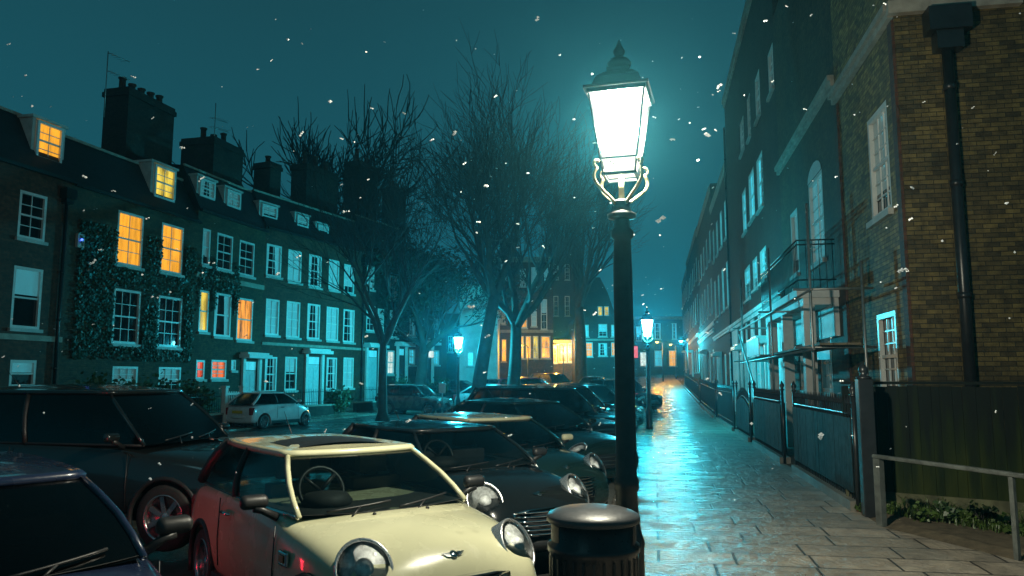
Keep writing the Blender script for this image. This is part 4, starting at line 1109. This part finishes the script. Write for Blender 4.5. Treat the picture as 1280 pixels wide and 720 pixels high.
make_car('suv', 'grey-black tall car whose roof shows above the dark teal saloon', M['black'], (.75, 18.3, ROAD), HA+R(2), group=RW)
make_car('suv', 'dark green off-roader parked farther along behind the tall grey-black car', M['darkgreen'], (1.35, 21.4, ROAD), HA+R(-3), group=RW)
make_car('saloon', 'dark saloon parked level with the second street lamp', M['navy'], (1.9, 24.8, ROAD), HA, group=RW, detail=False)
make_car('suv', 'dark people carrier parked just beyond the second street lamp', M['black'], (2.7, 28.4, ROAD), HA, group=RW, detail=False)
make_car('saloon', 'silver saloon among the far cars of the near kerb', M['silver'], (3.6, 33.2, ROAD+g(33)), HA, group=RW, detail=False)
make_car('mini', 'dark blue car nearest the viewer, only its roof edge and dark window showing', M['navy'], (-2.98, 4.25, ROAD+.04), HA+R(8), group=RW, glass='cargldark', tail='tail')
make_car('suv', 'large black off-roader standing side-on behind the cream hatchback', M['black'], (-4.9, 9.75, ROAD+.07), hd(.97, -.24), glass='cargldark')
make_car('bubble', 'small white rounded car seen from behind, parked before the far terrace', M['whitecar'], (-9.75, 31.5, ROAD+g(31)), hd(math.sin(R(27)), math.cos(R(27))), plates=True, glass='cargldark')
ec = make_car('suv', 'dark grey hatchback parked across the road by the slim forked tree', M['grey'], (-5.05, 40.5, ROAD+g(40)), hd(.93, -.36), glass='cargldark'); ec.scale = (.86, .9, .88)
FAR = 'cars parked far down the street'
for kind, lb, pm, px, Y, hv, tl in (('saloon','grey car half hidden between the two big trunks', 'grey', 624, 52, (.9,-.4),'tailoff'),
        ('suv','dark car with a pale bonnet in front of the amber shopfront', 'navy', 692, 56, (.5,-.85),'tailoff'),
        ('saloon','far car with red lit tail lights before the gabled house', 'grey', 744, 58, (.35,.9),'tailfar'),
        ('mini','far hatchback with red lit tail lights beside the lamp post', 'redcar', 757, 54, (.25,.95),'tailfar'),
        ('suv','red van-like car beside the forked trunk, under the amber lamp', 'redcar', 668, 46, (.96,-.2),'tailoff'),
        ('saloon','silver car behind the leaning trunk, right of the traffic cone', 'silver', 622, 43, (.95,-.3),'tailoff'),
        ('saloon','black car behind the leaning trunk, nearer the pale building', 'black', 575, 50, (.95,-.25),'tailoff'),
        ('suv','dark car beyond the silver saloon by the second lamp', 'black', 778, 42, (.6,-.8),'tailoff')):
    a = at_y(px, HOR, Y)
    make_car(kind, lb, M[pm], (a.x, Y, ROAD+g(Y)), hd(*hv), group=FAR, tail=tl, detail=False)

# ------------------------------------------------------------------ trees
def tree(name, label, base, H, lean, r0, seed, fork=.35, spread=1.0, depth=6, dens=3, twigs=True, leaf=None, group=None, crownw=1.0, minr=.012, cat='tree', up=.35, limbs=4):
    rr = random.Random(seed)
    o = empty(name, base); tag(o, label, cat, group)
    tm = MB(); cm = MB()
    fh = H*fork
    pts = []; rad = []
    for i in range(9):
        t = i/8; pts.append((lean[0]*t + .12*math.sin(3*t+seed)*r0*2, lean[1]*t, fh*t))
        rad.append(r0*(1.0 + 1.1*max(0, .12-t)/.12*.6 - .28*t))
    tm.tube(pts, rad, 12)
    ends = []
    def branch(p, d, L, r, lev):
        n = 5 if lev < 3 else 3
        ps = [p]; q = p; dd = d
        for i in range(n):
            dd = (dd + Vector((rr.gauss(0,.13), rr.gauss(0,.13), rr.gauss(.03,.10)))).normalized()
            q = q + dd*(L/n); ps.append(q)
        rs = [r*(1-.45*i/n) for i in range(n+1)]
        (tm if lev < 2 else cm).tube(ps, rs, 7 if lev < 2 else (4 if lev < 4 else 3), cap=False)
        if lev >= depth: ends.append(q); return
        kids_ = dens + (1 if lev in (1, 2, 3) else 0)
        for k in range(kids_):
            t = rr.uniform(.35, 1.0) if k else 1.0
            idx = min(n, int(t*n)); pp = ps[idx]
            ang = rr.uniform(.25, .75)*spread if k else rr.uniform(.05, .3)
            ax = dd.orthogonal().normalized(); ax.rotate(Matrix.Rotation(rr.uniform(0, 2*math.pi), 3, dd))
            nd = (dd*math.cos(ang) + ax*math.sin(ang)); nd.z += up*.3; nd.normalize()
            branch(pp, nd, L*rr.uniform(.62, .85), max(minr, rs[idx]*rr.uniform(.5, .7)), lev+1)
    top = Vector(pts[-1])
    for k in range(limbs):
        a = 2*math.pi*k/limbs + rr.uniform(-.4, .4); tilt = rr.uniform(.25, .6)*spread
        d = Vector((math.cos(a)*math.sin(tilt)*crownw, math.sin(a)*math.sin(tilt), math.cos(tilt))).normalized()
        branch(top - Vector((0,0,rr.uniform(0, .1)*fh)), d, (H-fh)*rr.uniform(.30, .38), r0*.55, 1)
    tm.build('trunk', M['bark'], o); cm.build('crown', M['twig'], o)
    if leaf:
        lm = MB()
        for e in ends:
            for k in range(leaf[1]):
                c = e + Vector((rr.gauss(0,.35), rr.gauss(0,.35), rr.gauss(0,.3))); s = rr.uniform(.05,.13)
                u = Vector((rr.gauss(0,1), rr.gauss(0,1), rr.gauss(0,1))).normalized(); w = u.orthogonal().normalized()
                lm.add([c-u*s, c+w*s*.6, c+u*s, c-w*s*.6], [(0,1,2,3)])
        lm.build('foliage', M[leaf[0]], o)
    return o
TG = 'bare trees along the street'
a = at_y(593, HOR, 38); tree('bare_tree', 'big bare tree with a leaning trunk beside the cyan street lamp', (a.x*.95, 36, ROAD+g(36)), 16.6, (1.0, .2), .36, 3, fork=.36, depth=6, dens=3, group=TG)
a = at_y(640, HOR, 38.5); tree('bare_tree', 'big bare tree with a low V-shaped fork, right of the leaning trunk', (a.x, 38.5, ROAD+g(38.5)), 16.8, (.15, .3), .36, 12, fork=.28, depth=6, dens=3, group=TG)
a = at_y(478, HOR, 35); tree('bare_tree', 'slim young tree with a forked crown in front of the far terrace', (a.x, 35, ROAD+g(35)), 13.5, (.05, .1), .22, 21, fork=.27, depth=5, dens=3, group=TG, up=.8)
a = at_y(727, HOR, 62); tree('bare_tree', 'distant bare tree just left of the nearest lamp post', (a.x, 62, ROAD+g(62)), 20, (-.2, .2), .5, 31, fork=.35, depth=6, dens=3, group=TG)
a = at_y(415, HOR, 60); tree('bare_tree', 'bare tree with long straight rods rising behind the terrace chimneys', (a.x, 60, 0), 28, (.2, .2), .5, 44, fork=.45, depth=4, dens=4, spread=1.5, group=TG, up=.9, limbs=7, minr=.05)
a = at_y(524, HOR, 47); tree('ivy_clad_tree', 'dark bushy ivy-clad tree rising between the far terrace and the big bare trees', (a.x, 47.5, g(47)), 11.8, (.1, .2), .40, 55, fork=.26, depth=5, dens=3, leaf=('evergreen', 22), group=None)

# ------------------------------------------------------------------ ivy and hedges before the far terrace
def leaves(mb, c, n, sx, sy, sz, rr, s0=.05, s1=.12, M_=None):
    for k in range(n):
        p = Vector((rr.gauss(0, sx), rr.gauss(0, sy), rr.gauss(0, sz)))
        p = Vector(c) + p; s = rr.uniform(s0, s1)
        u = Vector((rr.gauss(0,1), rr.gauss(0,1), rr.gauss(0,1))).normalized(); w = u.orthogonal().normalized()
        mb.add([p-u*s, p+w*s*.7, p+u*s, p-w*s*.7], [(0,1,2,3)])
rr = random.Random(5)
def ivy(label, hs, x0, x1, z0, z1, n, avoid):
    o = empty('ivy', hs.root.location, hs.fa.rz); tag(o, label, 'ivy')
    mb = MB()
    blobs = [(rr.uniform(x0, x1), rr.uniform(z0, z1), rr.uniform(.4, 1.1)) for _ in range(34)]
    k = 0
    while k < n:
        b_ = rr.choice(blobs); x = b_[0]+rr.gauss(0, b_[2]); z = b_[1]+rr.gauss(0, b_[2]*.8)
        k += 1
        if not (x0 < x < x1 and z0 < z < z1): continue
        if any(r[0]-.05 < x < r[2]+.05 and r[1]-.12 < z < r[3]+.05 for r in avoid): continue
        p = Vector((x, hs.o(rr.uniform(.02, .16)), z)); s = rr.uniform(.03, .075)
        u = Vector((rr.gauss(0,1), rr.gauss(0,.4), rr.gauss(0,1))).normalized(); w = Vector((u.z, rr.gauss(0,.3), -u.x)).normalized()
        mb.add([p-u*s, p+w*s*.8, p+u*s, p-w*s*.8], [(0,1,2,3)])
    mb.build('leaves', M['leaf'], o)
av = [L2.px(*q) for q in ((146,266,179,333),(201,281,229,342),(141,362,175,430),(197,371,227,434),(80,246,92,318),(76,350,87,420))]
ivy('green ivy covering the wall around the two amber lit windows', L2, .4, L2.L-.1, 2.6, 7.4, 15000, av)
av3 = [L3.px(*q) for q in ((249,363,261,415),(268,367,289,421),(296,373,316,426),(253,286,263,332),(271,293,291,338),(299,302,318,345))]
ivy('thin ivy climbing the corner of the firelit house', L3, .1, L3.L*.6, 4.8, 7.2, 4000, av3)
def shrub(label, c, w, hgt, n, seed, name='shrub', m='leafb', s0=.05, s1=.11):
    q = random.Random(seed); o = empty(name, c); tag(o, label, 'shrub' if name != 'weed' else 'plant', 'hedges and shrubs in front of the terrace' if name != 'weed' else 'weeds along the board fence')
    sm = MB()
    for k in range(5):
        a = q.uniform(0, 6.28); sm.tube([(0,0,0),(math.cos(a)*w*.3, math.sin(a)*w*.3, hgt*.5),(math.cos(a)*w*.6, math.sin(a)*w*.6, hgt*.85)], [.03,.02,.008] if name != 'weed' else [.006,.005,.003], 5)
    sm.build('stem', M['twig'], o)
    mb = MB()
    for k in range(9):
        a = q.uniform(0, 6.28); r_ = q.uniform(.1, .75)*w
        leaves(mb, (math.cos(a)*r_, math.sin(a)*r_, q.uniform(.35, .85)*hgt), n//9, w*.22, w*.22, hgt*.16, q, s0, s1)
    mb.v = [(v[0], v[1], max(.01, v[2])) for v in mb.v]
    mb.build('foliage', M[m], o)
    return o
for k, (px, w, hh, lb) in enumerate(((122,1.0,1.7,'rounded shrub in front of the ivy-covered house, nearest its pale step'), (158,1.1,2.0,'tall shrub under the left dark window of the ivy-covered house'), (205,1.2,2.0,'wide shrub under the right dark window of the ivy-covered house'),
        (240,.9,1.6,'low shrub before the red lit windows'), (425,.7,1.2,'small shrub at the foot of the five-bay house'), (505,.9,1.5,'shrub beside the dark grey hatchback'), (548,1.0,1.6,'shrub below the last terrace house'))):
    fa = FL1 if px < 325 else FL2
    s, z, p = fa.hit(px, HOR, 1.9)
    shrub(lb, (p.x, p.y, ROAD+.02+g(p.y)), w, hh, 900, 60+k)
# low front garden wall of the far terrace
def garden_wall(label, fa, s0, s1, off, zb, m='brick_dark'):
    p = fa.P + fa.d*s0 + fa.y*fa.sd*off
    o = empty('garden_wall', (p.x, p.y, zb), fa.rz); tag(o, label, 'wall', 'front garden walls of the far terrace')
    mb = MB(); mb.box(0, s1-s0, -.11, .11, -.1, .55); mb.build('wall', M[m], o)
    mb = MB(); mb.box(-.02, s1-s0+.02, -.15, .15, .552, .63); mb.build('coping', M['stone'], o)
    mb = MB(); n = int((s1-s0)/.14)
    for k in range(n+1): x = .05+(s1-s0-.1)*k/n; mb.tube([(x,0,.63),(x,0,1.35),(x,0,1.42)], [.011,.011,.003], 5)
    for z in (.75, 1.25): mb.tube([(0,0,z),(s1-s0,0,z)], .014, 5)
    mb.build('railing', M['iron'], o)
garden_wall('low railed wall before the ivy-covered house', FL1, s_at(FL1,73)+.3, s_at(FL1,238)-.8, 2.6, GL-.03)
garden_wall('low railed wall before the firelit house', FL1, s_at(FL1,238), -.9, 2.6, GL-.03)
garden_wall('low railed wall before the left windows of the five-bay house', FL2, .4, s_at(FL2,377), 2.0, GL+g(37)-.03)
garden_wall('low railed wall before the right windows of the five-bay house', FL2, s_at(FL2,406), s_at(FL2,455)-.2, 2.0, GL+g(40)-.03)
garden_wall('low railed wall before the arched doorway house', FL2, s_at(FL2,474), s_at(FL2,520), 2.0, GL+g(43)-.03)
# far pavement
mb = MB()
for fa, s0, s1 in ((FL1, -22, 0), (FL2, 0, 22)):
    rows = []
    for k in range(12):
        s = s0+(s1-s0)*k/11; rw = []
        for off, dz in ((3.9,-.14),(3.895,.0),(2.0,.01),(0.0,.02)):
            p = fa.P+fa.d*s+fa.y*fa.sd*off; rw.append((p.x, p.y, ROAD+.08+g(p.y)+dz))
        rows.append(rw)
    mb.grid(rows, smooth=False)
tag(mb.build('far_pavement', M['paving']), kind='structure')
# white gate post and rail before the pale door, notice board, cone
s, z, p = FL1.hit(282, HOR, 2.7)
o = empty('garden_gate', (p.x, p.y, ROAD+.05), FL1.rz); tag(o, 'white wooden gate with two posts, behind the small white car', 'gate')
for x in (0, 1.15):
    mb = MB(); mb.box(x-.09, x+.09, -.09, .09, 0, 1.55); mb.box(x-.12, x+.12, -.12, .12, 1.551, 1.62); mb.build('post', M['white'], o)
mb = MB()
for z in (.3, .75, 1.25): mb.box(.095, 1.055, -.03, .03, z, z+.1)
for k in range(6): mb.box(.16+k*.15, .22+k*.15, .031, .05, .2, 1.4)
mb.build('gate_leaf', M['white'], o)
a = at_y(553, HOR, 39); o = empty('notice_board', (a.x, 39, ROAD+g(39))); tag(o, 'small white notice panel on a thin post near the dark grey hatchback', 'sign')
mb = MB(); mb.tube([(0,0,0),(0,0,1.7)], .03, 8); mb.build('post', M['steel'], o)
mb = MB(); mb.box(-.17,.17,-.05,-.03,1.15,1.65); mb.build('panel', M['white'], o, bevel=.008)
a = at_y(581, HOR, 36); o = empty('traffic_cone', (a.x, 36, ROAD+g(36))); tag(o, 'orange traffic cone standing by the leaning tree trunk', 'traffic cone')
mb = MB(); mb.box(-.19,.19,-.19,.19,0,.03); mb.build('base', M['trim'], o, bevel=.01)
mb = MB(); mb.lathe([(.14,.031),(.035,.72),(.025,.74)], 16); mb.build('cone', M['cone'], o)
mb = MB(); mb.lathe([(.103,.30),(.079,.46)], 16, cap=False); mb.build('reflective_band', M['white'], o)
a = at_y(789.5, 440, 46); o = empty('illuminated_sign', (a.x, 46, g(46))); tag(o, 'glowing pinkish red square sign on a post beyond the second lamp', 'sign')
mb = MB(); mb.tube([(0,.1,0),(0,.1,a.z-g(46)+.2)], .04, 8); mb.build('post', M['iron'], o)
zz = a.z-g(46); mb = MB(); mb.box(-.42,.42,-.02,.06,zz-.40,zz+.40); c = mb.build('casing', M['iron'], o, bevel=.01)
mb = MB(); mb.box(-.37,.37,-.035,-.021,zz-.35,zz+.35); mb.build('panel', M['redsign'], c)

# ------------------------------------------------------------------ right-hand side: board fence, handrail, railings, scaffold
SR = -AZ          # z rotation of an object whose local y runs up the street
def st_empty(name, n, t): return empty(name, st(n, t), R(90)-AZ)   # local x up the street, local y to the left (towards the road)
pA = Vector((4.66, 10.95, 0)); pB = Vector((8.4, 8.2, 0))
fdir = (pB-pA); Lf = fdir.length; ang = math.atan2(fdir.y, fdir.x)
o = empty('board_fence', (pA.x, pA.y, 0), ang); tag(o, 'tall dark board fence stained green below, behind the handrail', 'fence')
q = random.Random(9); x = 0; mb = MB()
while x < Lf:
    w = q.uniform(.09, .17); dz = q.uniform(-.012, .012); dy = q.uniform(-.006, .006)
    mb.box(x, x+w-.003, -.012+dy, .012+dy, .06, 1.66+dz); x += w
mb.build('boards', M['boards'], o)
mb = MB(); x = 0
mb.box(0, Lf, .013+.006, .06, .35, .45); mb.box(0, Lf, .019, .06, 1.25, 1.35)
mb.build('rail', M['boards'], o)
mb = MB(); mb.box(0, Lf, -.045, .045, 1.68, 1.72); mb.build('capping', M['boards'], o)
mb = MB(); mb.box(0, Lf, -.05, -.02, .0, .24); mb.build('gravel_board', M['mosswood'], o)
o = empty('gate_pier', st(2.68, 10.75), R(90)-AZ); tag(o, 'black gate post where the board fence meets the railings', 'gate post')
mb = MB(); mb.box(-.09,.09,-.09,.09,0,1.75); mb.build('shaft', M['iron'], o, bevel=.008)
mb = MB(); mb.lathe([(.10,1.75),(.10,1.78),(.04,1.80),(.06,1.85),(.06,1.89),(.005,1.97)], 12); mb.build('finial', M['iron'], o)
# handrail
h0 = Vector((4.42, 9.45, 0)); h1 = Vector((4.90, 7.70, 0)); hdv = (h1-h0); L = hdv.length; ang = math.atan2(hdv.y, hdv.x)
o = empty('handrail', h0, ang); tag(o, 'weathered metal handrail on two posts in front of the board fence', 'handrail')
mb = MB(); mb.box(-.07, L*1.9, -.035, .035, .80, .845); mb.build('rail', M['railgrey'], o, bevel=.012)
for k, (x, w) in enumerate(((0, .05), (L, .026), (L*1.85, .026))):
    mb = MB(); mb.box(x-w, x+w, -w*.8, w*.8, -.02, .799); mb.build('post', M['railgrey'], o, bevel=.006)
# weeds and litter at the fence foot
for k in range(16):
    t = k/15; p = Vector((4.55, 10.2, 0)).lerp(Vector((6.0, 7.6, 0)), t) + Vector((q.uniform(.0,.5), q.uniform(-.1,.35), .03))
    kind = k % 4
    o = shrub(['bright green weed tuft at the fence foot','dark leafy weed against the mossy boards','straggling weed between handrail and fence','small weed beside the handrail post'][kind],
          (p.x, p.y, p.z), q.uniform(.10,.2), q.uniform(.10,.26), q.choice((70,100,140)), 300+k, name='weed', m=['weed','leafb','weed','leaf'][kind], s0=.02, s1=.05)
mb = MB()
for k in range(5200):
    t_ = q.random(); a_ = q.random()**1.5
    base = Vector((4.62, 10.35, .02)).lerp(Vector((6.6, 7.0, .02)), t_) + Vector((.55, .35, 0))*a_*1.0 + Vector((q.gauss(0,.05), q.gauss(0,.05), 0))
    if math.sin(t_*17+a_*5)+q.gauss(0,.5) < -.6: continue
    h_ = q.uniform(.05, .24)*(.6+.6*a_); an = q.uniform(0, 6.28); w_ = .006
    d_ = Vector((math.cos(an), math.sin(an), 0)); e_ = Vector((-d_.y, d_.x, 0))*w_
    p1 = base+d_*h_*.25+Vector((0,0,h_*.7)); p2 = base+d_*h_*.75+Vector((0,0,h_*(.95 if q.random() < .6 else .6)))
    mb.add([base-e_, base+e_, p1+e_*.8, p1-e_*.8, p2], [(0,1,2,3),(3,2,4)])
tag(mb.build('grass', M['weed']), kind='stuff')
mb = MB()
for k in range(260):
    t_ = q.random(); base = Vector((4.5, 10.3, .018)).lerp(Vector((6.3, 7.0, .018)), t_) + Vector((.6, .35, 0))*q.random() + Vector((q.gauss(0,.06), q.gauss(0,.06), q.uniform(0,.012)))
    s_ = q.uniform(.015, .035); an = q.uniform(0, 6.28); u_ = Vector((math.cos(an), math.sin(an), q.uniform(-.2,.4)))*s_; w_ = Vector((-math.sin(an), math.cos(an), q.uniform(-.2,.4)))*s_*.6
    mb.add([base-u_, base+w_, base+u_, base-w_], [(0,1,2,3)])
tag(mb.build('leaf_litter', M['litter']), kind='stuff')
# railings up the street
RG = 'black railings along the pavement edge'
def railing(label, t0, t1, panel, n=2.62, hgt=1.42, arched=False, posts=True):
    o = st_empty('railing', n, t0); tag(o, label, 'railing', RG)
    dz = st(n, t1).z - st(n, t0).z; L = t1-t0
    sl = lambda x: dz*x/L
    mb = MB()
    mb.add([(0,-.12,-.1),(L,-.12,-.1+dz),(L,.10,-.1+dz),(0,.10,-.1),(0,-.12,.14),(L,-.12,.14+dz),(L,.10,.14+dz),(0,.10,.14)], [(0,3,2,1),(4,5,6,7),(0,1,5,4),(1,2,6,5),(2,3,7,6),(3,0,4,7)])
    mb.build('plinth', M['kerb'], o)
    top = lambda x: hgt + (.25*math.sin(math.pi*x/L) - .28 if arched else 0) + sl(x)
    for z in (.28, None):
        mb = MB(); mb.tube([(L*i/8,0,(top(L*i/8)-.14) if z is None else z+sl(L*i/8)) for i in range(9)], .02, 6); mb.build('rail', M['iron'], o)
    nb = min(60, int(L/.13)); mb = MB()
    for k in range(nb+1):
        x = .06+(L-.12)*k/nb; zt = top(x)
        mb.tube([(x,0,.13+sl(x)),(x,0,zt-.02),(x,0,zt),(x,0,zt+.05),(x,0,zt+.12)], [.010,.010,.022,.014,.002], 6, smooth=False)
    mb.build('bars', M['iron'], o)
    if panel:
        mb = MB(); rows = [[(L*i/8,-.035,.2+sl(L*i/8)) for i in range(9)], [(L*i/8,-.035,top(L*i/8)-.16) for i in range(9)]]; r2 = [[(x,-.05,z) for x,y,z in r] for r in rows]
        mb.grid(rows+r2[::-1]+[rows[0]], smooth=False); mb.build('backing_panel', M['hoard'], o)
        mb = MB(); qq = random.Random(int(t0*10)); x = .05
        while x < L-.05:
            w_ = min(qq.uniform(.12,.16), L-.04-x); dy = qq.uniform(0,.006)
            z0_, z1_ = .24+sl(x), top(x+w_/2)-.19
            mb.box(x, x+w_-.006, .028+dy, .042+dy, z0_, z1_); x += w_
        mb.build('front_boards', M['hoard'], o)
    if posts:
        for x in (0, L):
            mb = MB(); mb.tube([(x,0,.0+sl(x)),(x,0,hgt+.1+sl(x))], .032, 8); mb.lathe([(.05,0),(.05,.02),(.025,.04),(.05,.09),(.045,.12),(.004,.2)], 10, (x,0,hgt+.1+sl(x))); mb.build('post', M['iron'], o)
    return o
railing('railing section boarded over in dark teal, next to the black gate post', 11.1, 15.6, True)
railing('second boarded railing section, beyond the first scaffold pole', 17.0, 21.6, True)
railing('railing section with a curved sweeping top rail', 22.6, 26.2, True, arched=True)
railing('open railing section beyond the curved one', 27.2, 34, False)
railing('open railing section farther up, before the white-banded house', 35, 46, False)
railing('farthest open railing run towards the amber lamps', 47, 70, False, hgt=1.3)
# scaffolding
o = st_empty('scaffolding', 2.85, 14.8); tag(o, 'slim tube scaffolding with one boarded lift in front of the white porch', 'scaffolding')
Ls = 11.2
SX = (0, 4.9, Ls)
for x in SX:
    for y, hh in ((0, 5.0), (-.9, 3.9)):
        mb = MB(); mb.tube([(x,y,0),(x,y,hh)], .026, 8); mb.build('standard', M['steel'], o)
        mb = MB(); mb.box(x-.075,x+.075,y-.075,y+.075,0,.012); mb.build('base_plate', M['steel'], o)
for z in (2.28, 3.35):
    mb = MB(); mb.tube([(-.4,.055,z),(Ls+.3,.055,z)], .024, 8); mb.build('ledger', M['steel'], o)
    for x in SX:
        mb = MB(); mb.tube([(x+.055,.3,z+.05),(x+.055,-1.1,z+.05)], .024, 8); mb.build('transom', M['steel'], o)
mb = MB(); mb.tube([(4.9,.11,.2),(Ls,.11,3.2)], .024, 8); mb.build('brace', M['steel'], o)
for k in range(3):
    mb = MB(); mb.box(-.2, Ls+.1, -.78+.235*k, -.78+.235*k+.225, 2.36, 2.40); mb.build('board', M['scafboard'], o)
mb = MB(); mb.box(6.5, 9.2, .09, .115, 2.40, 2.85); mb.build('toe_board', M['offwhite'], o)
# ------------------------------------------------------------------ litter bin
b0 = st(-.30, 4.42); o = empty('litter_bin', (.475, 4.62, 0), R(20)); tag(o, 'round black litter bin with a domed lid in front of the lamp post', 'litter bin')
mb = MB(); mb.lathe([(.250,0),(.262,.02),(.262,.10),(.256,.12),(.256,.755),(.268,.765),(.268,.80),(.246,.815),(.246,.93)], 44); mb.build('body', M['binplastic'], o)
for a in (R(160), R(340)):
    mb = MB(); pts = []
    rows = [[(.2475*math.cos(a+x), .2475*math.sin(a+x), z) for x in [-.55+1.1*i/12 for i in range(13)]] for z in (.825, .915)]
    mb.grid(rows); mb.build('opening', M['trim'], o)
mb = MB(); mb.lathe([(.262,.925),(.272,.932),(.272,.958),(.262,.97),(.235,.984),(.19,.998),(.12,1.010),(.06,1.015),(.001,1.016)], 48); mb.build('lid', M['binlid'], o)
mb = MB()
for k in range(28):
    a = 2*math.pi*k/28; mb.box(.2565,.261,-.007,.007,.14,.74, Matrix.Rotation(a,4,'Z'))
mb.build('fluting', M['binplastic'], o)
# ------------------------------------------------------------------ falling snow
q = random.Random(77); mb = MB()
def flake(p, s):
    ax = Vector((q.gauss(.9,.35), q.gauss(0,.5), q.gauss(.25,.45))).normalized()
    nl = q.choice((1, 2, 3, 3))
    for k in range(nl):
        c = Vector(p)+ax*s*1.15*(k-(nl-1)/2)+Vector((q.gauss(0,s*.12), q.gauss(0,s*.2), q.gauss(0,s*.12)))
        a = s*q.uniform(.55, .95)
        vs = [c+Vector((x*a*q.uniform(.7,1.4), y*a*q.uniform(.7,1.2), z*a*q.uniform(.6,1.1))) for x, y, z in ((1,0,0),(-1,0,0),(0,1,0),(0,-1,0),(0,0,1),(0,0,-1))]
        mb.add(vs, [(0,2,4),(2,1,4),(1,3,4),(3,0,4),(2,0,5),(1,2,5),(3,1,5),(0,3,5)])
for k in range(640):
    Y = q.uniform(3.4, 10) if k < 360 else q.uniform(9, 26)
    px = q.uniform(-200, 1480); py = q.uniform(-150, 600)
    p = at_y(px, py, Y)
    if p.z < .3: continue
    if k % 3 == 0:                         # thicker around the two near lamps
        L_ = LP1+Vector((0,0,3.4)) if k % 2 else st(-.22,28,3.5)
        p = L_ + Vector((q.gauss(0,1.9), q.gauss(0,1.9), q.gauss(0,1.3)))
    flake(p, q.uniform(.005, .011)+ .007*q.random()**4 * (1 if Y < 7 else 1.5))
tag(mb.build('snow', M['snow']), kind='stuff')

# ------------------------------------------------------------------ haze
m = bpy.data.materials.new('haze'); m.use_nodes = True; t = m.node_tree
t.nodes.remove(t.nodes['Principled BSDF'])
v = t.nodes.new('ShaderNodeVolumePrincipled'); v.inputs['Color'].default_value = (.14,.74,.95,1); v.inputs['Density'].default_value = .0014; v.inputs['Anisotropy'].default_value = .84
t.links.new(v.outputs[0], t.nodes['Material Output'].inputs['Volume'])
mb = MB(); mb.box(-165, 165, -60, 205, -2.5, 40); tag(mb.build('haze', m), kind='stuff')

# ------------------------------------------------------------------ night sky and added moon
w = bpy.data.worlds.new('World'); scn.world = w; w.use_nodes = True
t = w.node_tree; bg = t.nodes['Background']
tc = t.nodes.new('ShaderNodeTexCoord'); sp = t.nodes.new('ShaderNodeSeparateXYZ'); t.links.new(tc.outputs['Generated'], sp.inputs[0])
nn = noise(t, 2.2, 5, tc.outputs['Generated'])
ad = t.nodes.new('ShaderNodeMath'); ad.operation = 'MULTIPLY_ADD'; ad.inputs[1].default_value = .10; t.links.new(nn, ad.inputs[0]); t.links.new(sp.outputs[2], ad.inputs[2])
c = ramp(t, ad.outputs[0], [(.0, (.012,.130,.175)), (.25, (.011,.098,.130)), (.6, (.010,.056,.070)), (1, (.009,.036,.043))])
t.links.new(c, bg.inputs[0]); bg.inputs[1].default_value = 1.0
sun = bpy.data.lights.new('fill_sun', 'SUN'); sun.energy = .03; sun.color = (.35,.9,1.0); sun.angle = R(12)  # added teal fill to lift the facades; no such source is seen
so = bpy.data.objects.new('fill_sun', sun); so.rotation_euler = (R(48), 0, R(-38)); col.objects.link(so)

scn.render.engine = 'CYCLES'
scn.cycles.max_bounces = 6; scn.cycles.diffuse_bounces = 2; scn.cycles.glossy_bounces = 3; scn.cycles.transparent_max_bounces = 12; scn.cycles.volume_bounces = 0
scn.cycles.sample_clamp_indirect = 3; scn.cycles.sample_clamp_direct = 0
scn.cycles.use_denoising = True; scn.cycles.use_adaptive_sampling = True; scn.cycles.adaptive_threshold = .02
scn.cycles.caustics_reflective = False; scn.cycles.caustics_refractive = False
scn.view_settings.view_transform = 'Standard'; scn.view_settings.look = 'None'
scn.view_settings.exposure = 0; scn.view_settings.gamma = 1; scn.view_settings.use_curve_mapping = False
scn.render.resolution_x = 1024; scn.render.resolution_y = 576
